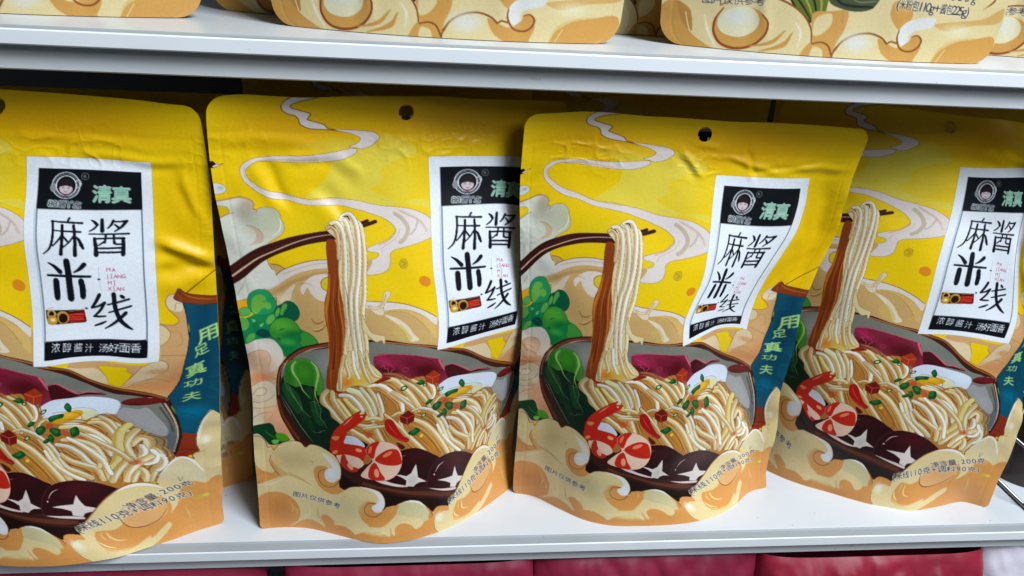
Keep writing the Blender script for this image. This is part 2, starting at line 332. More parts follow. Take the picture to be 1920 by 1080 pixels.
# the artwork of the two products in tenths of a millimetre: F fill, S stroke, G soft airbrush, T letter
OPS = json.loads('''[["F",[-30,-30,2230,-30,2230,3090,-30,3090],[236,199,12],0,100],["F",[536,256,662,225,810,239,859,278,984,196,1140,259,1161,312,1060,339,955,409,968,461,897,523,1220,637,1202,583,963,613,786,607,583,573,507,575,591,505,648,442,673,375,633,305,462,273],[224,208,88],1,80],["G",[1040,500,160,240],20,[216,200,90],55,0],["G",[600,780,220,120],0,[210,190,30],60,0],["G",[880,1000,220,220],0,[228,200,20],60,0],["G",[450,180,400,140],0,[212,158,6],70,0],["G",[1400,140,600,140],0,[206,148,8],65,0],["G",[2050,900,140,600],0,[224,178,0],60,0],["F",[613,1,529,18,470,41,462,55,499,68,557,83,574,93,562,110,557,123,605,138,649,153,668,173,742,188,663,180,575,175,531,161,512,146,507,126,488,104,449,95,420,79,410,54,430,23,480,-4,519,-29,613,-27],[222,210,205],1,100],["S",[637,-7,613,1,529,18,470,41,462,55,499,68,557,83,574,93,562,110,557,123,605,138,649,153,668,173,713,180],[112,72,26],[4.2],0,1,0,100],["S",[490,-9,470,-2,430,23,410,54,420,79,449,95,488,104,507,126,512,146,531,161,575,175,663,180,742,189],[112,72,26],[4.2],0,1,0,100],["S",[703,179,811,182,885,186,890,186,915,190,944,204,952,219,934,242,904,267,859,283,849,285,819,278,784,273,819,258,845,238,845,223,821,209,781,197,742,190],[112,72,26],[3.2],1,1,0,100],["F",[703,179,811,182,885,186,890,186,915,190,944,204,952,219,934,242,904,267,859,283,849,285,819,278,784,273,819,258,845,238,845,223,821,209,781,197,742,190],[222,210,205],1,100],["S",[804,283,826,290,818,308,787,326,730,347,654,360,554,367,455,367,381,364,307,366,258,369,221,390,195,416,194,442,210,473,241,499,259,514,316,539,384,555,457,571,521,583,634,577,737,578,814,586,890,603,942,613,1045,625,1127,643,1188,672,1223,698,1263,747,1256,797,1218,823,1158,847,1069,871,1001,887,971,911,966,955,949,998,906,1025,838,1035,783,1036,750,1036,764,941,813,941,863,939,892,925,900,909,885,898,847,892,830,881,845,867,891,849,964,823,1006,786,1019,762,1005,732,961,693,895,665,834,644,783,633,712,618,604,617,517,617,467,608,404,592,329,583,282,566,236,538,200,507,179,484,171,468,162,427,171,396,199,370,240,352,309,340,408,333,532,327,632,315,708,302,783,286],[112,72,26],[3.2],1,1,0,100],["F",[804,283,826,290,818,308,787,326,730,347,654,360,554,367,455,367,381,364,307,366,258,369,221,390,195,416,194,442,210,473,241,499,259,514,316,539,384,555,457,571,521,583,634,577,737,578,814,586,890,603,942,613,1045,625,1127,643,1188,672,1223,698,1263,747,1256,797,1218,823,1158,847,1069,871,1001,887,971,911,966,955,949,998,906,1025,838,1035,783,1036,750,1036,764,941,813,941,863,939,892,925,900,909,885,898,847,892,830,881,845,867,891,849,964,823,1006,786,1019,762,1005,732,961,693,895,665,834,644,783,633,712,618,604,617,517,617,467,608,404,592,329,583,282,566,236,538,200,507,179,484,171,468,162,427,171,396,199,370,240,352,309,340,408,333,532,327,632,315,708,302,783,286],[222,210,205],1,100],["S",[1034,635,1094,674,1145,698,1185,738],[205,160,130],[5.3],0,1,1,60],["S",[1054,647,1125,686,1175,726,1204,777],[196,176,160],[15.9],0,1,1,50],["S",[1022,662,1066,701,1094,761,1068,821,
1039,842],[186,170,140],[24.3],0,1,1,75],["S",[1155,709,1136,763,1107,795],[190,172,160],[11.6],0,1,1,70],["S",[1005,737,1018,775,975,823,906,855],[200,150,120],[7.4],0,1,1,60],["S",[1046,760,1019,814,932,866,917,899],[206,180,170],[7.4],0,1,1,60],["S",[258,364,406,355,605,356],[205,165,120],[7.4],0,1,1,60],["S",[384,552,506,583,685,579],[210,175,130],[8.5],0,1,1,50],["S",[190,401,184,442,222,494],[205,175,130],[6.3],0,1,1,50],["S",[236,536,331,575,429,593],[235,225,225],[8.5],0,1,1,60],["S",[67,526,65,536,57,545,45,552,30,557,14,558,-3,557,-18,552,-29,545,-37,536,-40,526,-37,517,-29,508,-18,501,-3,496,14,494,30,496,45,501,57,508,65,517],[150,110,40],[4.2],1,1,0,100],["F",[67,526,65,536,57,545,45,552,30,557,14,558,-3,557,-18,552,-29,545,-37,536,-40,526,-37,517,-29,508,-18,501,-3,496,14,494,30,496,45,501,57,508,65,517],[222,222,220],1,100],["G",[38,522,22,14],0,[170,175,178],70,1],["F",[-11,369,16,364,33,383,76,379,47,393,14,405,-17,406],[40,20,15],0,100],["F",[8,396,33,384,66,382,44,393,15,402],[230,215,195],0,100],["F",[205,1014,240,992,291,997,324,1021,392,985,475,957,593,945,851,944,804,1040,783,1203,896,1204,979,1213,1061,1234,1143,1268,1215,1311,1264,1503,1019,1521,732,1490,563,1516,519,1507,337,1564,217,1668,50,1683,21,1492,178,1170],[202,166,108],1,100],["S",[240,992,291,997,324,1021],[112,72,26],[3.7],0,1,0,100],["F",[258,1069,295,1034,352,1004,419,977,502,955,593,945,585,991,493,1010,410,1035,330,1078,223,1154,170,1158],[218,206,198],1,100],["S",[258,1069,295,1034,352,1004,419,977,502,955,593,945],[112,72,26],[3.7],0,1,0,100],["S",[302,1054,387,1017,498,979,589,966],[196,176,150],[5.3],0,1,0,100],["F",[581,1019,488,1036,394,1071,325,1105,266,1145,217,1190,247,1200,320,1134,412,1087,500,1064,575,1053],[188,150,96],1,100],["F",[366,1113,317,1152,279,1197,257,1235,317,1224,341,1168],[216,200,182],1,100],["F",[420,1103,480,1053,567,1037,564,1060,530,1073,520,1102,531,1136,550,1146,541,1211,488,1209,451,1171,436,1131,402,1181,392,1146],[220,206,196],1,100],["F",[575,1053,542,1067,521,1097,526,1131,555,1149],[214,190,40],1,100],["S",[575,1053,542,1067,521,1097,526,1131,555,1149],[112,72,26],[3.2],0,1,0,100],["S",[392,1111,440,1105,466,1112],[150,110,50],[2.1],0,1,0,100],["G",[272,1240,60,60],0,[240,220,180],80,0],["S",[430,1340,446,1367,478,1367,502,1346],[170,110,60],[3.2,11.6,3.2],0,1,0,100],["S",[428,1421,449,1428,484,1409,515,1376],[170,110,60],[3.2,12.7,3.2],0,1,0,100],["S",[429,1415,462,1412,498,1383],[222,190,140],[2.1,6.3,2.1],0,1,0,100],["F",[775,1201,896,1204,979,1213,1061,1234,1143,1268,1215,1311,1213,1366,1139,1302,1057,1264,974,1252,888,1263,777,1244],[222,212,204],1,100],["S",[775,1201,896,1204,979,1213,1061,1234,1143,1268,1215,1311],[112,72,26],[3.7],0,1,0,100],["F",[888,1263,974,1252,1056,1270,1138,1313,1207,1366,1215,1454,1176,1424,1107,1334,998,1280],[214,178,108],1,100],["F",[880,1287,956,1309,1019,1355,1063,1417,1099,1457,1040,1468,1006,1404,952,1344],[224,210,186],1,100],["F",[952,1356,985,1355,1052,1455,976,1455,926,
1399],[206,180,100],1,60],["S",[916,1263,1026,1280,1107,1334,1170,1411],[170,130,70],[3.2],0,1,0,100],["S",[841,1239,880,1201,901,1148,928,1136,942,1151,911,1195,882,1236,883,1281,857,1292,820,1274,787,1229],[165,125,70],[4.2],1,1,0,100],["F",[841,1239,880,1201,901,1148,928,1136,942,1151,911,1195,882,1236,883,1281,857,1292,820,1274,787,1229],[224,206,178],1,100],["S",[908,1157,891,1201,858,1241],[196,160,110],[5.3],0,1,1,100],["S",[787,1229,823,1254,880,1241],[165,125,70],[2.6],0,1,0,100],["S",[1071,979,1068,988,1064,996,1057,1001,1050,1005,1042,1005,1035,1002,1029,997,1025,989,1023,980,1024,971,1027,962,1032,954,1038,949,1045,946,1053,946,1060,948,1066,954,1070,961,1072,970],[150,125,30],[3.2],1,1,0,100],["F",[1071,979,1068,988,1064,996,1057,1001,1050,1005,1042,1005,1035,1002,1029,997,1025,989,1023,980,1024,971,1027,962,1032,954,1038,949,1045,946,1053,946,1060,948,1066,954,1070,961,1072,970],[205,175,40],1,100],["S",[1038,958,1059,976,1040,991],[150,125,30],[3.2],0,1,0,100],["S",[1204,1101,1199,1109,1191,1116,1181,1119,1171,1120,1160,1117,1150,1112,1142,1105,1136,1096,1135,1086,1136,1077,1141,1069,1149,1063,1158,1059,1169,1058,1180,1061,1190,1066,1198,1073,1203,1082,1205,1092],[190,120,40],[2.1],1,1,0,100],["F",[1204,1101,1199,1109,1191,1116,1181,1119,1171,1120,1160,1117,1150,1112,1142,1105,1136,1096,1135,1086,1136,1077,1141,1069,1149,1063,1158,1059,1169,1058,1180,1061,1190,1066,1198,1073,1203,1082,1205,1092],[222,140,40],1,100],["S",[-117,615,1,601,76,588,129,577,169,581,201,598,210,619,200,641,219,653,240,642,281,635,320,642,346,671,347,699,360,730,360,763,341,797,300,827,254,857,230,932,229,995,258,1069,180,1157,97,1218,-5,1257,-104,1276,-204,1063],[140,95,45],[5.3],1,1,0,100],["F",[-117,615,1,601,76,588,129,577,169,581,201,598,210,619,200,641,219,653,240,642,281,635,320,642,346,671,347,699,360,730,360,763,341,797,300,827,254,857,230,932,229,995,258,1069,180,1157,97,1218,-5,1257,-104,1276,-204,1063],[222,222,208],1,100],["S",[1,602,76,589,128,578,168,582,201,599,209,619,200,640],[205,130,100],[10.6],0,1,1,80],["G",[182,623,50,70],20,[196,150,120],70,1],["G",[152,678,60,60],0,[160,150,130],60,1],["G",[249,707,160,120],0,[178,178,158],85,1],["G",[315,738,90,140],0,[190,190,160],75,1],["S",[346,704,344,747,322,787,288,811],[226,226,206],[5.3],0,1,1,100],["F",[139,750,180,754,217,775,238,802,225,847,180,867,136,880,185,838,192,798,172,766],[206,172,140],1,80],["S",[139,750,180,754,216,778,232,808],[160,140,110],[1.6,4.8,1.6],0,1,0,100],["S",[61,867,96,845,142,846,169,867],[170,165,145],[1.6,7.4,1.6],0,1,1,70],["G",[153,902,120,50],-20,[226,200,170],80,1],["G",[184,1016,60,80],0,[222,186,150],90,1],["S",[198,647,218,653,218,668],[140,95,60],[2.6],0,1,0,100],["S",[-11,642,41,639,59,654,55,676,26,696,-3,711,-25,718],[140,95,45],[4.2],1,1,0,100],["F",[-11,642,41,639,59,654,55,676,26,696,-3,711,-25,718],[234,198,20],1,100],["S",[-3,712,37,690,86,676],[140,95,45],[2.6],0,1,0,100],["F",[115,1020,148,1042,202,1032,254,1034,263,1068,272,1109,180,1157,135,
1119],[220,218,206],1,100],["S",[76,1094,57,1143,16,1200,2,1219],[190,180,150],[1.6,6.3,1.6],0,1,0,100],["F",[-6,1263,29,1248,68,1236,63,1294,14,1304,-9,1312],[240,176,30],1,100],["S",[-11,1260,29,1247,68,1235],[170,120,60],[3.2],0,1,0,100],["F",[-65,1061,6,1015,116,933,197,886,286,850,368,821,449,800,529,783,609,767,674,755,654,818,546,843,464,863,382,892,299,925,212,973,140,1030,71,1091,-7,1147,-105,1221],[66,26,20],1,100],["S",[1,1087,90,1019,173,960,276,908,388,857,497,819,605,794,648,788],[220,185,165],[11.6,9.0,6.9,5.3,4.2,3.2],0,1,0,100],["S",[5,1051,109,968,224,910,363,851],[92,42,32],[7.4],0,1,0,60],["F",[739,735,827,705,858,694,866,702,858,714,770,745],[66,26,20],1,100],["F",[734,778,825,729,902,698,914,708,908,719,822,748],[66,26,20],1,100],["F",[-18,1578,6,1560,71,1521,137,1508,199,1532,226,1582,227,1634,248,1691,223,1721,170,1820,158,1931,172,2070,230,2212,290,2298,50,2349,-66,2279],[226,186,150],1,100],["F",[-18,1578,6,1560,71,1521,137,1508,199,1532,226,1582,222,1641,191,1710,130,1756,141,1649,108,1606,36,1619,-30,1664],[226,216,206],1,100],["S",[6,1560,71,1519,137,1507,199,1530,226,1582,226,1634],[150,105,60],[3.7],0,1,0,100],["S",[-19,1663,36,1619,87,1600,129,1611,143,1662,122,1723],[160,115,75],[3.7],0,1,0,100],["S",[32,1646,64,1656,68,1688,45,1723],[170,130,95],[2.6],0,1,0,100],["G",[69,1808,100,40],-20,[222,130,80],75,0],["G",[98,1692,100,90],0,[226,190,160],70,0],["F",[-40,1897,1,1874,55,1839,113,1828,151,1849,160,1903,150,2001,125,2087,54,2161,-34,2165],[224,206,176],1,100],["S",[1,1877,55,1841,112,1830,151,1852],[160,115,75],[3.2],0,1,0,100],["S",[1,1942,39,1895,85,1888,95,1915,64,1944,24,1944],[165,120,75],[3.2],0,1,0,100],["S",[-1,1997,56,1996,116,1968,147,1931],[165,120,75],[3.2],0,1,0,100],["S",[-8,2042,55,2042,150,2021],[165,120,75],[3.2],0,1,0,100],["S",[-10,2129,43,2088,113,2068,131,2087,113,2123],[165,120,75],[3.2],0,1,0,100],["G",[125,2094,70,90],0,[226,160,120],70,0],["G",[207,2213,90,70],40,[214,140,110],70,0],["S",[136,1816,160,1804,170,1820],[190,130,80],[3.2],0,1,0,100],["F",[-8,1406,75,1349,156,1305,225,1305,254,1357,305,1377,353,1422,429,1465,452,1514,365,1561,276,1629,236,1640,215,1576,168,1517,70,1526,1,1557,-22,1495],[26,140,84],1,100],["S",[61,1258,80,1207,120,1174,158,1165,198,1177,222,1220,231,1249,222,1293,190,1326,140,1343,98,1341,65,1313],[18,92,58],[5.3],1,1,0,100],["F",[61,1258,80,1207,120,1174,158,1165,198,1177,222,1220,231,1249,222,1293,190,1326,140,1343,98,1341,65,1313],[40,160,100],1,100],["F",[82,1262,107,1217,142,1200,171,1212,176,1248,195,1259,196,1289,172,1303,153,1293,122,1320,98,1341,79,1324],[122,190,80],1,100],["S",[150,1244,162,1255,170,1237],[40,120,60],[2.6],0,1,0,100],["S",[216,1226,236,1216,234,1249],[30,110,70],[3.2],0,1,0,100],["S",[6,1317,31,1296,57,1301,70,1318,60,1344,37,1355,6,1355],[18,92,58],[4.2],1,1,0,100],["F",[6,1317,31,1296,57,1301,70,1318,60,1344,37,1355,6,1355],[96,178,92],1,100],["F",[4,1367,39,1377,49,1414,22,1454,0,1455],[110,182,84],1,100],["F",[71,1374,91,1385,
73,1399],[120,210,150],1,100],["S",[216,1312,234,1279,264,1259,299,1234,335,1243,358,1280,358,1323,334,1362,283,1379,227,1360],[8,60,40],[5.3],1,1,0,100],["F",[216,1312,234,1279,264,1259,299,1234,335,1243,358,1280,358,1323,334,1362,283,1379,227,1360],[10,98,70],1,100],["F",[219,1311,239,1285,247,1296,230,1341,213,1349],[110,180,80],1,100],["F",[268,1264,291,1250,293,1274,272,1306,252,1339,243,1328],[96,172,80],1,100],["F",[151,1392,170,1353,199,1335,206,1362,179,1399,157,1407],[112,184,84],1,100],["F",[108,1415,136,1399,116,1430],[120,205,150],1,100],["F",[77,1481,103,1447,145,1449,161,1492,121,1508],[8,82,74],1,100],["S",[96,1457,126,1473],[60,140,140],[2.6],0,1,0,100],["F",[10,1531,39,1484,71,1481,61,1514,13,1550],[100,180,76],1,100],["S",[159,1467,178,1408,221,1367,265,1353,312,1364,343,1411,348,1460,316,1502,252,1499,180,1509],[10,76,40],[5.3],1,1,0,100],["F",[159,1467,178,1408,221,1367,265,1353,312,1364,343,1411,348,1460,316,1502,252,1499,180,1509],[60,150,56],1,100],["G",[236,1409,90,60],0,[96,178,60],90,1],["G",[314,1477,80,40],0,[14,110,60],90,1],["S",[221,1445,238,1434,257,1432],[24,90,40],[3.2],0,1,0,100],["S",[231,1447,243,1436],[24,90,40],[3.2],0,1,0,100],["S",[344,1474,355,1450,388,1441,424,1466,447,1508,395,1539,345,1544],[10,80,40],[5.3],1,1,0,100],["F",[344,1474,355,1450,388,1441,424,1466,447,1508,395,1539,345,1544],[70,152,62],1,100],["F",[212,1512,268,1494,343,1461,348,1511,293,1569,253,1638,232,1627],[20,130,66],1,100],["G",[259,1527,60,30],0,[80,180,80],80,1],["S",[196,1514,213,1503,216,1521],[60,80,30],[4.8],0,1,0,100],["F",[-35,2207,-11,2185,71,2161,113,2155,136,2179,153,2229,212,2257,242,2285,181,2320,109,2333,70,2283,29,2241,-18,2249],[12,66,34],1,100],["F",[153,2237,206,2238,239,2282,187,2302,152,2273],[80,160,30],1,100],["S",[71,2204,111,2253,182,2295],[50,130,40],[2.6,7.4,2.6],0,1,0,100],["F",[122,2296,170,2291,157,2321,128,2322],[120,190,70],1,100],["F",[1894,1311,1928,1324,1973,1330,1995,1316,1973,1279,1943,1232,1936,1194,1953,1162,1983,1155,2032,1212,2042,1431,2043,1398,2033,1516,2020,1604,2013,1745,2002,1843,1993,1917,1922,1863,1863,1836,1778,1798,1475,1664,1447,1548,1802,1563,1897,1541,1891,1385],[206,162,112],1,100],["F",[1983,1155,1953,1162,1936,1194,1943,1232,1966,1254,2010,1266,2022,1237,2014,1214],[222,206,176],1,100],["S",[1983,1155,1953,1162,1936,1194,1943,1232,1973,1279,1995,1316,1973,1335,1928,1324,1894,1311],[160,115,60],[3.2],0,1,0,100],["S",[1979,1253,1987,1218,2014,1219],[175,140,95],[3.2],0,1,0,100],["F",[1896,1321,1923,1333,1947,1370,1943,1410,1919,1434,1894,1438],[216,196,150],1,100],["S",[1896,1317,1923,1333,1949,1376,1941,1414,1919,1434,1894,1438],[165,115,60],[3.2],0,1,0,100],["S",[1956,1378,1983,1378,2005,1414,2003,1458,1976,1468],[180,130,80],[2.6],0,1,0,100],["S",[1897,1502,1938,1515,1981,1527,2033,1552],[165,110,60],[3.2],0,1,0,100],["F",[1816,1663,1829,1590,1862,1553,1901,1541,1934,1566,1944,1614,1925,1647,1911,1680,1876,1721,1839,1788,1802,1793],[214,192,156],1,100],["S",[1807,1701,1816,
1645,1829,1590,1862,1553,1900,1538,1938,1568,1949,1623,1926,1656,1897,1653,1881,1620],[165,115,65],[3.2],0,1,0,100],["G",[1913,1637,60,30],0,[196,150,100],80,0],["S",[1833,1809,1853,1747,1890,1716,1939,1726,1977,1761],[170,120,70],[3.2],0,1,0,100],["G",[1937,1815,160,60],10,[206,140,86],80,0],["G",[2008,1696,50,140],10,[206,136,90],70,0],["F",[1402,1573,1512,1597,1614,1605,1661,1652,1706,1712,1723,1764,1636,1726,1520,1645],[222,200,162],1,100],["S",[1627,1588,1761,1587,1776,1618,1806,1656,1795,1798,1722,1760,1697,1695],[165,125,40],[4.2],1,0,0,100],["F",[1627,1588,1761,1587,1776,1618,1806,1656,1795,1798,1722,1760,1697,1695],[232,198,10],0,100],["S",[1768,1619,1793,1641,1818,1653],[165,120,70],[2.6],0,1,0,100],["F",[2023,1216,2032,1283,2042,1431,2036,1328,2046,1399,2033,1516,2021,1605,2013,1745,2002,1843,1992,1908,2034,2042,2041,2087,2058,2166,2061,2240,2097,2253,2114,2252,2145,2221,2260,2260,2260,1200,2202,1258,2104,1248],[14,80,102],1,100],["S",[2023,1216,2032,1283,2042,1431,2046,1399,2033,1516,2021,1605,2013,1745,2002,1843,1992,1908],[20,40,50],[4.8],0,1,0,100],["G",[2120,1500,50,400],0,[4,60,92],60,1],["G",[2102,2064,70,60],20,[0,116,150],80,1],["G",[2080,2171,60,60],0,[0,100,130],70,1],["S",[2052,2079,2077,2075,2112,2098],[0,60,80],[2.6],0,1,1,100],["S",[2009,1127,2036,1158,2071,1177,2130,1196,2200,1211,2247,1212,2244,1276,2202,1267,2137,1254,2077,1237,2023,1216,1981,1184,1991,1157],[70,24,14],[5.3],1,1,0,100],["F",[2009,1127,2036,1158,2071,1177,2130,1196,2200,1211,2247,1212,2244,1276,2202,1267,2137,1254,2077,1237,2023,1216,1981,1184,1991,1157],[136,64,26],1,100],["S",[2019,1150,2061,1191,2152,1225,2217,1236],[176,92,40],[3.2,9.5,9.5,4.2],0,1,1,100],["S",[2000,1163,2015,1198],[170,90,40],[4.2],0,1,1,100],["S",[2047,1160,2093,1123,2140,1084,2208,1027,2257,988],[84,28,20],[5.3,4.8,4.2,3.7],0,1,0,100],["T","用",214.21,145.6,11.39,9.74,-4,[182,218,128],null,0,0.05],["T","足",210.48,155.0,7.78,7.69,-8,[182,218,128],null,0,0.05],["T","真",208.07,168.54,9.44,10.26,-8,[182,218,128],null,0,0.05],["T","功",207.72,179.99,8.33,6.41,-8,[182,218,128],null,0,0.05],["T","夫",208.54,192.21,7.22,8.21,-5,[182,218,128],null,0,0.05],["F",[2057,2234,2106,2250,2136,2249,2136,2350,2116,2407,2093,2427,2034,2442,2033,2402,2048,2342],[140,52,26],1,100],["S",[2046,2373,2078,2378,2144,2401],[70,20,16],[2.6,4.2,1.1],0,1,0,100],["F",[2039,2433,2061,2406,2076,2439],[150,30,30],1,100],["F",[459,2465,526,2666,630,2756,900,2860,977,2862,1303,2959,1454,2988,1540,2845,1271,2661,773,2522],[34,18,14],1,100],["F",[565,1487,520,1496,424,1524,326,1567,254,1631,203,1699,189,1724,167,1813,158,1917,167,2021,190,2112,231,2197,278,2291,351,2387,613,2567,730,2644,866,2693,946,2701,1115,2756,1298,2812,1482,2866,1533,2859,1785,2750,1909,2611,1992,2517,2032,2412,2050,2332,2059,2229,2048,2110,2015,1994,2018,1985,1993,1921,1967,1897,1929,1871,1882,1850,1805,1819,1698,1764,1602,1703,1520,1643,1440,1593,1311,1545,1200,1507,1017,1481,874,1462,732,1471],[62,30,22],1,100],["S",[565,1487,520,1496,424,
1524,326,1567,254,1631,203,1699,189,1724,167,1813,158,1917,167,2021,190,2112,231,2197,278,2291,351,2387,613,2567,730,2644,866,2693,946,2701,1115,2756,1298,2812,1482,2866,1533,2859,1785,2750,1909,2611,1992,2517,2032,2412,2050,2332,2059,2229,2048,2110,2015,1994,2018,1985,1993,1921,1967,1897,1929,1871,1882,1850,1805,1819,1698,1764,1602,1703,1520,1643,1440,1593,1311,1545,1200,1507,1017,1481,874,1462,732,1471],[40,18,14],[3.2],1,1,0,100],["S",[1241,1539,1366,1574,1441,1601,1522,1653,1605,1714,1701,1776,1808,1832,1885,1865,1931,1882,1969,1910,1993,1938],[150,84,40],[15.9],0,1,1,100],["S",[800,1470,1017,1489,1201,1517,1313,1555],[176,112,60],[9.5],0,1,1,100],["S",[541,1505,451,1533,347,1576,275,1636,225,1697],[140,64,36],[15.9],0,1,1,100],["S",[517,1527,421,1556,334,1604,273,1662],[226,200,180],[2.1,6.3,3.2],0,1,1,100],["S",[227,1680,193,1750,174,1847,173,1930],[150,90,60],[9.5],0,1,1,100],["S",[251,1658,214,1728,198,1790],[226,196,176],[2.1,6.3,2.1],0,1,1,100],["S",[168,1972,190,2069,243,2182,302,2283],[110,52,40],[19.0],0,1,1,100],["S",[2000,1992,2034,2097,2050,2196,2045,2311,2029,2401],[40,30,26],[13.8],0,1,1,100],["S",[1991,1968,2020,2051,2040,2141,2046,2227,2041,2300,2026,2391],[214,186,160],[6.3],0,1,1,100],["F",[561,1536,517,1540,449,1557,363,1584,304,1623,261,1677,215,1721,193,1818,177,1901,232,2052,351,2228,541,2331,980,2497,1518,2717,1724,2739,1870,2632,1959,2513,1992,2457,2020,2410,2040,2300,2041,2194,2023,2095,1991,1985,2008,2046,1986,1981,1954,1919,1922,1912,1876,1897,1798,1877,1682,1808,1580,1732,1475,1666,1343,1591,1273,1561,1138,1513,959,1491,788,1480],[126,126,116],1,100],["G",[1993,2296,100,140],0,[86,96,108],80,1],["G",[487,1676,70,100],0,[150,150,150],80,1],["G",[1484,1709,200,60],15,[112,116,108],70,1],["S",[1979,2002,2017,2116,2031,2214],[80,76,70],[7.4],0,1,1,100],["F",[2011,2429,2021,2400,2022,2431],[250,230,225],1,100],["S",[1985,1934,1984,1946,1976,1958,1962,1969,1943,1978,1922,1985,1900,1987,1879,1987,1862,1982,1850,1975,1844,1964,1845,1953,1853,1941,1867,1930,1885,1921,1907,1914,1929,1911,1950,1912,1967,1917,1979,1924],[60,16,16],[3.2],1,1,0,100],["F",[1985,1934,1984,1946,1976,1958,1962,1969,1943,1978,1922,1985,1900,1987,1879,1987,1862,1982,1850,1975,1844,1964,1845,1953,1853,1941,1867,1930,1885,1921,1907,1914,1929,1911,1950,1912,1967,1917,1979,1924],[112,30,30],1,100],["G",[1896,1982,36,24],0,[70,24,20],80,1],["G",[1933,1908,12,8],0,[250,190,180],100,1],["F",[1833,2064,1855,2007,1910,2022,1936,2006,1984,2104,2012,2186,2009,2238,1998,2249,1974,2234,1934,2201,1888,2150,1843,2091],[160,158,158],1,100],["S",[1858,2038,1913,2055,1972,2130],[176,176,178],[3.2],0,1,1,70],["S",[1870,2057,1915,2080,1973,2150],[176,176,178],[3.2],0,1,1,70],["S",[1882,2076,1917,2104,1974,2170],[176,176,178],[3.2],0,1,1,70],["S",[1893,2095,1918,2128,1974,2190],[176,176,178],[3.2],0,1,1,70],["F",[799,1621,810,1579,903,1559,1083,1573,1250,1620,1283,1647,1308,1708,1333,1738,1402,1850,1347,1879,1275,1885,1184,1793,1084,1801,1015,1782,949,1758,853,1741,813,
1676],[136,42,64],1,100],["S",[834,1578,865,1633,911,1690],[166,66,88],[1.6,4.8,6.3,1.6],0,1,1,45],["S",[892,1581,925,1633,970,1692],[96,20,36],[1.6,4.8,6.3,1.6],0,1,1,45],["S",[951,1584,985,1634,1030,1695],[166,66,88],[1.6,4.8,6.3,1.6],0,1,1,45],["S",[1012,1590,1047,1637,1091,1701],[96,20,36],[1.6,4.8,6.3,1.6],0,1,1,45],["S",[1074,1597,1111,1642,1155,1709],[166,66,88],[1.6,4.8,6.3,1.6],0,1,1,45],["S",[1137,1607,1177,1650,1221,1720],[96,20,36],[1.6,4.8,6.3,1.6],0,1,1,45],["S",[1204,1620,1245,1662,1290,1735],[166,66,88],[1.6,4.8,6.3,1.6],0,1,1,45],["G",[1184,1721,140,80],20,[84,16,24],100,1],["G",[899,1698,90,35],10,[80,18,24],95,1],["G",[876,1626,80,40],30,[176,40,90],90,1],["G",[1054,1637,80,50],0,[120,24,50],80,1],["S",[805,1583,903,1563,1083,1574,1250,1620,1282,1643],[206,96,120],[6.3],0,1,1,100],["S",[1260,1634,1304,1707,1345,1757,1403,1855],[206,100,116],[13.8,15.9,13.8,9.5],0,1,1,100],["S",[849,1669,872,1658,880,1683,898,1683,908,1723],[190,100,110],[3.2],0,1,1,100],["S",[920,1727,930,1698,947,1684],[190,100,110],[3.2],0,1,1,100],["S",[1048,1695,1047,1700,1044,1705,1039,1709,1033,1711,1026,1712,1020,1711,1014,1709,1009,1705,1006,1700,1004,1695,1006,1690,1009,1685,1014,1681,1020,1679,1026,1678,1033,1679,1039,1681,1044,1685,1047,1690],[190,80,100],[2.6],1,1,1,100],["S",[817,1606,895,1640,947,1677],[190,60,110],[3.2],0,1,1,100],["F",[1318,1706,1374,1703,1442,1742,1552,1813,1718,1853,1751,1880,1603,1854,1474,1852,1398,1849],[72,18,26],1,100],["S",[1318,1706,1374,1703,1442,1742,1516,1793,1572,1828,1634,1832,1738,1868],[206,100,116],[6.3,6.3,8.5,10.6,10.6,4.2],0,1,0,100],["S",[1077,1576,1192,1629,1223,1650],[90,16,30],[4.2],0,1,0,100],["F",[1298,1903,1369,1842,1465,1839,1612,1870,1757,1906,1820,1938,1841,1981,1838,2029,1824,2066,1755,2044,1680,2083,1625,2096,1500,2064,1408,2047,1335,1980],[212,220,234],1,100],["F",[1580,1970,1665,1988,1724,2013,1749,2035,1679,2075,1624,2088,1639,2033],[214,214,176],1,100],["G",[1353,1930,80,60],-30,[214,214,150],80,1],["S",[1557,1944,1632,1963,1699,1990,1730,2014],[150,150,140],[3.2],0,1,0,100],["F",[1646,2008,1640,2022,1624,2035,1598,2045,1566,2052,1531,2054,1495,2052,1463,2045,1438,2035,1421,2022,1416,2008,1421,1994,1438,1981,1463,1971,1495,1964,1531,1962,1566,1964,1598,1971,1624,1981,1640,1994],[214,160,24],1,100],["G",[1548,1990,60,26],0,[236,190,60],80,1],["S",[1417,1944,1479,1947,1576,1980,1631,2019,1645,2057],[160,110,20],[3.2],0,1,0,100],["F",[1590,2055,1607,2053,1605,2075,1586,2069],[250,235,190],1,100],["F",[447,1952,471,1878,501,1855,543,1861,603,1874,651,1836,711,1817,767,1833,833,1800,893,1767,814,1792,866,1750,935,1754,1023,1790,1087,1778,1165,1766,1201,1808,1246,1854,1298,1891,1356,1979,1463,2037,1623,2093,1695,2063,1776,2064,1824,2062,1847,2137,1888,2139,1911,2187,1947,2239,1954,2304,1981,2342,1989,2440,1979,2505,1934,2593,1885,2635,1796,2654,1742,2659,1664,2568,1413,2545,1279,2436,1063,2405,971,2312,806,2327,669,2252,600,2164,522,2071],[182,122,54],1,100],["G",[1524,2323,120,90],30,[200,120,40],
